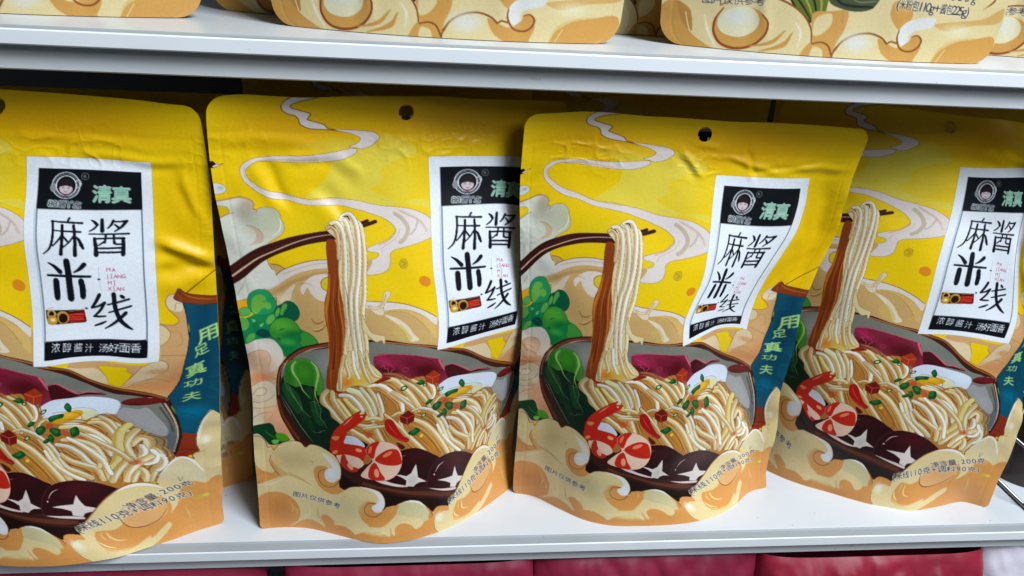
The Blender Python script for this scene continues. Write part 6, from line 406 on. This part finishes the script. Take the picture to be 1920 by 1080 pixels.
def pouch(root, P, art, nu, nv, creases=(), rt=9, rb=4, T=.040, seed=1, lab=True, wav=1., hole=True, right=1.):
    loc = np.array(root.location)
    v1, u1 = np.linspace(0, H, nv), np.linspace(0, W, nu)
    U, V = np.meshgrid(u1, v1); Ur = round_corners(U, V, rt, rb)
    X = surface(P, Ur, V)
    # film relief: soft undulation, small crinkles by the seals, and the creases seen in the film
    body = np.clip((V-14)/30, 0, 1)*np.clip((H-V)/14, 0, 1)
    edge = np.clip(1-np.minimum(U, W-U)/34, 0, 1)
    d = .0009*wav*waves(nv, nu, 34, seed)*body+.00050*wav*waves(nv, nu, 13, seed+7)*body*(.30+edge)
    d += .00026*wav*waves(nv, nu, 5.5, seed+3)*body*(edge**1.5*.7+.12*np.clip(1-V/80, 0, 1))
    for (ua, va, ub, vb, amp, wd) in creases:
        L = math.hypot(ub-ua, vb-va); ex, ey = (ub-ua)/L, (vb-va)/L
        a = (U-ua)*ex+(V-va)*ey; q = (U-ua)*-ey+(V-va)*ex
        q = q+.12*wd*waves(nv, nu, 9, seed+11)*2
        fall = np.exp(-np.maximum(np.abs(a-L/2)-L/2*.55, 0)**2/(2*(L*.2)**2))
        d += amp*1e-3*fall*(np.exp(-(q/wd)**2)-.55*np.exp(-((q-wd*1.5)/(wd*1.2))**2))
    # sharp little crinkles under the header and along the side seals
    cr1 = np.abs(waves(nv, nu, 10, seed+21)); cr2 = np.abs(waves(nv, nu, 4.6, seed+22)); mk = np.clip(waves(nv, nu, 42, seed+23)*1.6+.35, 0, 1)
    band = np.exp(-((V-27)/11)**2)+.55*edge**2*np.clip((V-20)/20, 0, 1)*np.clip((290-V)/20, 0, 1)
    d += wav*mk*band*(.00110*np.clip(.42-cr1, 0, 1)+.00050*np.clip(.40-cr2, 0, 1))
    # seal lines pressed into the film
    d += -.00012*np.exp(-((V-20)/1.6)**2)-.00014*(np.exp(-((U-7)/.9)**2)+np.exp(-((U-W+7)/.9)**2))*np.clip((V-18)/6, 0, 1)
    X[..., 1] -= d; D = d
    X[-1, :, 2] = np.maximum(X[-1, :, 2], P[-1, :, 2].min())
    v = X.reshape(-1, 3)-loc; f = grid_faces(nv, nu)
    fu = (U[:-1, :-1]+U[1:, 1:]).ravel()/2; fv = (V[:-1, :-1]+V[1:, 1:]).ravel()/2
    keep = np.ones(len(f), bool)
    if hole:
        hu, hv, hr = 110, 8.2, 4.1
        keep &= np.hypot(fu-hu, fv-hv) > hr
        # bring the rim of the hole onto its circle
        vu, vv = U.ravel(), V.ravel(); rr = np.hypot(vu-hu, vv-hv); cell = W/(nu-1)
        k = np.abs(rr-hr) < .75*cell
        tu = hu+(vu[k]-hu)/rr[k]*hr; tv = hv+(vv[k]-hv)/rr[k]*hr
        ju = np.clip(tu/cell, 0, nu-1.001); jv = np.clip(tv/(H/(nv-1)), 0, nv-1.001)
        i0, j0 = ju.astype(int), jv.astype(int); fx, fy = (ju-i0)[:, None], (jv-j0)[:, None]
        G = v.reshape(nv, nu, 3)
        v[k] = G[j0, i0]*(1-fx)*(1-fy)+G[j0, i0+1]*fx*(1-fy)+G[j0+1, i0]*(1-fx)*fy+G[j0+1, i0+1]*fx*fy
    c = art.reshape(-1, 3)
    inlab = (fu > 123) & (fu < 190) & (fv > 33.5) & (fv < 154.5) if lab else np.zeros(len(f), bool)
    a, b, cc = subset(v, f[keep & ~inlab], c)
    link('front_panel', mesh_np('front_panel', a, b, True, cc), root, FILM)
    if lab:
        a, b, cc = subset(v, f[inlab], c)
        link('label', mesh_np('label', a, b, True, cc), root, LABEL)
    # back panel on the same outline, set back by the filling
    kv, ku = 62, 46
    U, V = np.meshgrid(np.linspace(0, W, ku), np.linspace(0, H, kv)); Ur = round_corners(U, V, rt, rb)
    Fm = surface(P, Ur, V); B = Fm.copy()
    dc = D[np.ix_(np.linspace(0, nv-1, kv).round().astype(int), np.linspace(0, nu-1, ku).round().astype(int))]
    gap = .0005+.0022*np.clip(V/20, 0, 1)*np.clip(np.minimum(U, W-U)/6, 0, 1)
    B[..., 1] += depth(U, V, T, rt, right)+gap-np.minimum(dc, 0)-np.where(dc > 0, dc*.5, 0)
    B[-1, :, 2] = np.maximum(B[-1, :, 2], P[-1, :, 2].min())
    fb = grid_faces(kv, ku)[:, ::-1]
    fu = (U[:-1, :-1]+U[1:, 1:]).ravel()/2; fv = (V[:-1, :-1]+V[1:, 1:]).ravel()/2
    if hole: fb = fb[np.hypot(fu-110, fv-8.2) > 5.6]
    a, b, _ = subset(B.reshape(-1, 3)-loc, fb)
    link('back_panel', mesh_np('back_panel', a, b, True), root, GOLD)
    # bottom gusset between the two feet, arched up
    n = 9; t = np.linspace(0, 1, n)[:, None, None]
    Gs = Fm[-1][None]*(1-t)+B[-1][None]*t
    Gs[..., 2] += .004*np.sin(np.pi*t[..., 0])**2*np.clip(depth(U[-1:], V[-1:], 1, rt, right)[0], 0, 1)[None]**2
    link('bottom_gusset', mesh_np('bottom_gusset', Gs.reshape(-1, 3)-loc, grid_faces(n, ku), True), root, GOLD)
    return root
def plain_net(bulge=.030, lean=.012, width=.214):
    """control net of an ordinary standing pouch about its own base"""
    n, m = 19, 13; P = np.zeros((n, m, 3)); us = np.linspace(-1, 1, m)
    for j in range(n):
        t = j/(n-1)
        k = np.interp(t, [0, .35, 1], [1, .985, .90])
        for i, s in enumerate(us):
            x = s*width/2*k
            y = lean*(1-t)-(bulge*t**1.4+.006*math.sin(math.pi*t))*(1-abs(s)**2.0)
            P[j, i] = (x, y, .300*(1-t)**1.0)
    return P
def copy_thing(src, loc, rz, label, group=None):
    r = src.copy(); COL.objects.link(r); r.location = loc; r.rotation_euler = (0, 0, rz); r['label'] = label
    if group: r['group'] = group
    for ch in src.children:
        k = ch.copy(); COL.objects.link(k); k.parent = r; k.matrix_parent_inverse = Matrix()
    return r

# ------------------------------------------------------------------ the shelving
ZU = .339
unit = empty('shelving_unit', (.1, .2, -.36), 'white metal shelving unit whose boards carry all the pouches', 'shelf')
def prism(name, prof, x0, x1, mat, parent, bevel=0):
    bm = bmesh.new()
    a = [bm.verts.new((x0, y, z)) for y, z in prof]; b = [bm.verts.new((x1, y, z)) for y, z in prof]
    n = len(prof)
    for i in range(n): bm.faces.new((a[i], a[(i+1) % n], b[(i+1) % n], b[i]))
    bm.faces.new(a[::-1]); bm.faces.new(b); bmesh.ops.recalc_face_normals(bm, faces=bm.faces)
    if bevel:
        bmesh.ops.bevel(bm, geom=[e for e in bm.edges if abs(e.verts[0].co.x-e.verts[1].co.x) > .1], offset=bevel, segments=3, affect='EDGES', profile=.6)
    me = bpy.data.meshes.new(name); bm.to_mesh(me); bm.free()
    for p in me.polygons: p.use_smooth = False
    loc = parent.matrix_world.translation if parent else Vector()
    o = link(name, me, parent, mat)
    return o
bpy.context.view_layer.update()
X0, X1 = -1.0, 1.3
def shelf_board(z):
    ox, oy, oz = unit.location
    sh = lambda pr: [(y-oy, zz+z-oz) for y, zz in pr]
    b = prism('shelf_board', sh([(.398, 0), (.0094, 0), (.0094, -.020), (.398, -.020)]), X0-ox, X1-ox, ENAMEL, unit, .0006)
    fa = prism('front_flange', sh([(.0092, -.0012), (.0080, -.0016), (.0080, -.0214), (.0090, -.0222), (.030, -.0222), (.030, -.0205), (.0092, -.0205)]), X0-ox, X1-ox, FACE, b)
    ra = prism('price_rail', sh([(.0006, -.0004), (0, -.0012), (0, -.0078), (.0007, -.0086), (.0079, -.0086), (.0079, -.0074), (.0016, -.0070), (.0016, -.0012)]), X0-ox, X1-ox, RAIL, b)
    st = prism('rail_strip', sh([(.0092, .0002), (.0076, -.0006), (.0017, -.0009), (.0017, -.0030), (.0078, -.0030), (.0092, -.0008)]), X0-ox, X1-ox, STRIP, b)
    return b
for z in (ZU, 0, -ZU): shelf_board(z)
ox, oy, oz = unit.location
prism('back_panel', [(.400-oy, -.36-oz), (.400-oy, .95-oz), (.405-oy, .95-oz), (.405-oy, -.36-oz)], X0-ox, X1-ox, DARKMET, unit)
for x in (-.62, .595):
    prism('upright_post', [(.36-oy, -.36-oz), (.36-oy, .95-oz), (.397-oy, .95-oz), (.397-oy, -.36-oz)], x-ox, x+.03-ox, WIRE, unit)

# ------------------------------------------------------------------ front row of noodle pouches
GRP = 'yellow noodle pouches on the middle board'
def net(k): return np.array(NETS[k], float).reshape(19, 13, 3)*1e-4
def front(k, label, creases, seed, **kw):
    P = net(k); base = P[-1].mean(0); base[2] = 0
    r = empty('noodle_pouch', tuple(base), label, 'pouch', GRP)
    return pouch(r, P, ART, NU, NV, creases, seed=seed, **kw)
front('a', 'leftmost yellow noodle pouch, half out of the picture, foot hanging over the shelf lip',
      [(194, 84, 217, 96, 3.0, 4), (192, 104, 214, 100, -2.2, 5), (150, 30, 205, 34, .9, 3), (205, 40, 214, 70, .8, 3), (120, 22, 190, 26, .5, 3)], 11, T=.036)
front('b', 'yellow noodle pouch whose white label is half hidden behind the pouch with the bent label',
      [(30, 36, 40, 62, -1.5, 4), (44, 34, 62, 32, 1.1, 3.5), (60, 52, 76, 72, -1.2, 5), (10, 24, 60, 26, .7, 4), (66, 30, 84, 44, .8, 4)], 23, T=.034)
front('c', 'unobstructed yellow noodle pouch with a bent S-shaped label and crinkles under its hang hole',
      [(100, 20, 112, 34, 1.2, 2.2), (128, 22, 160, 30, .9, 2.0), (140, 18, 150, 34, -.8, 2.0), (176, 26, 212, 28, 1.1, 2.6), (150, 30, 190, 24, -.6, 1.8), (196, 50, 205, 130, 1.6, 5), (108, 14, 120, 16, .5, 2)], 37, T=.030, right=.35)
front('d', 'shaded rightmost yellow pouch, its left side tucked behind the pouch with the bent label',
      [(20, 40, 60, 60, .9, 5), (130, 24, 190, 30, .8, 4), (190, 60, 205, 130, 1.0, 6)], 51, T=.028)

# second row, in the dark behind
low = empty('noodle_pouch', (0, 0, 0), 'dim second-row pouch filling the dark gap between the two leftmost front pouches', 'pouch', GRP)
pouch(low, plain_net(), ART_LOW, NUL, NVL, (), T=.03, seed=5, wav=.8)
low.location = (-.223, .080, 0)
copy_thing(low, (-.022, .158, 0), math.radians(3), 'dim second-row pouch, its hang hole peeping over the pouch with the half-hidden label')
copy_thing(low, (.166, .166, 0), math.radians(-3), 'dim second-row pouch, its hang hole peeping over the pouch with the bent label')
copy_thing(low, (.392, .168, 0), math.radians(-8), 'dim second-row pouch showing as a dark wedge above the rightmost front pouch')
low.scale = (1, 1, .972)

# ------------------------------------------------------------------ pouches on the board above: only their feet are in view
GRP2 = 'cream and tan pouches on the upper board'
up = empty('noodle_pouch', (0, 0, 0), 'cream cloud-patterned upper pouch directly above the yellow pouch with the half-hidden label', 'pouch', GRP2)
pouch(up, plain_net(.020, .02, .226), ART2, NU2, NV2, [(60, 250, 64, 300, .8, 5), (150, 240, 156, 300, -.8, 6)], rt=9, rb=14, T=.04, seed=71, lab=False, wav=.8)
up.location = (.014, .054, ZU+.0004); up.rotation_euler = (0, 0, math.radians(-5))
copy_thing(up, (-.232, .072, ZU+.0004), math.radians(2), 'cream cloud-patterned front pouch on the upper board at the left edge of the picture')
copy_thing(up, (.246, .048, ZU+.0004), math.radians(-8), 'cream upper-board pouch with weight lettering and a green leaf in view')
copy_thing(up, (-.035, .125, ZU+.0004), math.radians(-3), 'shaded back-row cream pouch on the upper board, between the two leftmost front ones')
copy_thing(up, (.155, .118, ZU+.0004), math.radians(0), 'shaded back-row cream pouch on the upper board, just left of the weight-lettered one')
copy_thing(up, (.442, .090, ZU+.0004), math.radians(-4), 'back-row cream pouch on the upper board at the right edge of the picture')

# ------------------------------------------------------------------ packets on the board below
def packet(name, x0, x1, ztop, y0, mat, label, group, seed, tilt=0., col=None):
    zb = -ZU; r = empty(name, ((x0+x1)/2, y0+.03, zb), label, 'packet', group)
    nu, nv = 90, 110; wd = (x1-x0)/2; ht = ztop-zb
    u = np.linspace(-1, 1, nu); t = np.linspace(0, 1, nv); Ug, Tg = np.meshgrid(u, t)
    th = .034*np.clip(1-np.abs(Ug)**6, 0, 1)**.5*np.clip(np.sin(np.pi*(.06+.92*Tg)), 0, 1)**.42
    rs = lambda cell, s: waves(nv, nu, cell, s)
    crump = .005*np.abs(rs(24, seed))+.0016*np.abs(rs(12, seed+2))+.0008*np.abs(rs(6, seed+4))
    crump = crump*(1-Tg**60)
    zed = ht*Tg+tilt*Ug*Tg
    fr = np.stack([wd*Ug*(1-.03*Tg**6), -th-crump, zed], -1).reshape(-1, 3)
    bk = np.stack([wd*Ug*(1-.03*Tg**6), th, zed], -1).reshape(-1, 3)
    f = grid_faces(nv, nu)
    c1 = None if col is None else col(Ug, Tg).reshape(-1, 3)
    link('front_film', mesh_np('front_film', fr, f[:, ::-1], True, c1), r, mat)
    link('back_film', mesh_np('back_film', bk, f, True, c1), r, mat)
    return r
G3 = 'glossy packets on the lower board'
packet('plastic_packet', -.400, -.1045, -.0235, -.009, PINK, 'crimson glossy packet at the bottom left, its right side ending at a dark gap', G3, 101)
packet('plastic_packet', -.0985, .0885, -.0235, -.012, PINK, 'crimson glossy packet below the lip, just right of the dark gap', G3, 113)
packet('plastic_packet', .0825, .266, -.0245, -.006, PINK, 'crimson glossy packet below the lip, just left of the crumpled bright red one', G3, 127)
packet('plastic_packet', .258, .450, -.0255, -.014, PINK2, 'bright red crumpled packet below the lip, beside the white one', G3, 139)
def white_print(U, T):
    c = np.empty(U.shape+(3,)); c[:] = (.62, .58, .66)
    m = (np.abs(U+.40+(T-.9)*1.2) < .10) & (T > .80); c[m] = (.05, .05, .05)
    m = (np.abs(U+.30+.06*np.sin(T*160)) < .05) & (T > .86) & (T < .95); c[m] = (.05, .045, .05)
    return c
packet('plastic_packet', .444, .640, -.0265, -.004, WHITEBAG, 'white packet with black marks below the lip at the bottom right corner', G3, 151, col=white_print)

# ------------------------------------------------------------------ right end: wire divider and a dark packet beyond it
def tube(bm, p, q, r, n=8):
    p, q = Vector(p), Vector(q); d = q-p
    m = Matrix.Translation((p+q)/2)@d.to_track_quat('Z', 'Y').to_matrix().to_4x4()
    bmesh.ops.create_cone(bm, cap_ends=True, segments=n, radius1=r, radius2=r, depth=d.length, matrix=m)
dv = empty('wire_divider', (.4815, .12, 0), 'chrome wire divider standing at the right end of the middle board', 'divider')
def rods(name, segs, r):
    bm = bmesh.new()
    for p, q in segs: tube(bm, p, q, r)
    me = bpy.data.meshes.new(name); bm.to_mesh(me); bm.free()
    for p in me.polygons: p.use_smooth = True
    return link(name, me, dv, WIRE)
ys = [-.095+.035*i for i in range(9)]
rods('upright_wire', [((0, y, .002), (0, y, .082)) for y in ys], .0012)
rods('top_wire', [((0, -.10, .083), (0, .23, .083))], .0018)
rods('middle_wire', [((0, -.10, .045), (0, .23, .045))], .0014)
rods('foot_wire', [((0, -.10, .002), (0, .23, .002))], .0018)
dk = empty('snack_packet', (.578, .075, 0), 'dark brown packet at the right edge behind the wire divider', 'packet')
nu, nv = 50, 60
Ug, Tg = np.meshgrid(np.linspace(-1, 1, nu), np.linspace(0, 1, nv))
th = .045*np.clip(1-np.abs(Ug)**5, 0, 1)**.5*np.clip(np.sin(np.pi*(.16+.82*Tg)), 0, 1)**.5+.002*waves(nv, nu, 30, 9)
for s, nm in ((-1, 'front_film'), (1, 'back_film')):
    p = np.stack([.092*Ug, s*th, .25*Tg], -1).reshape(-1, 3); f = grid_faces(nv, nu)
    link(nm, mesh_np(nm, p, f[:, ::-1] if s < 0 else f, True), dk, BROWNBAG)
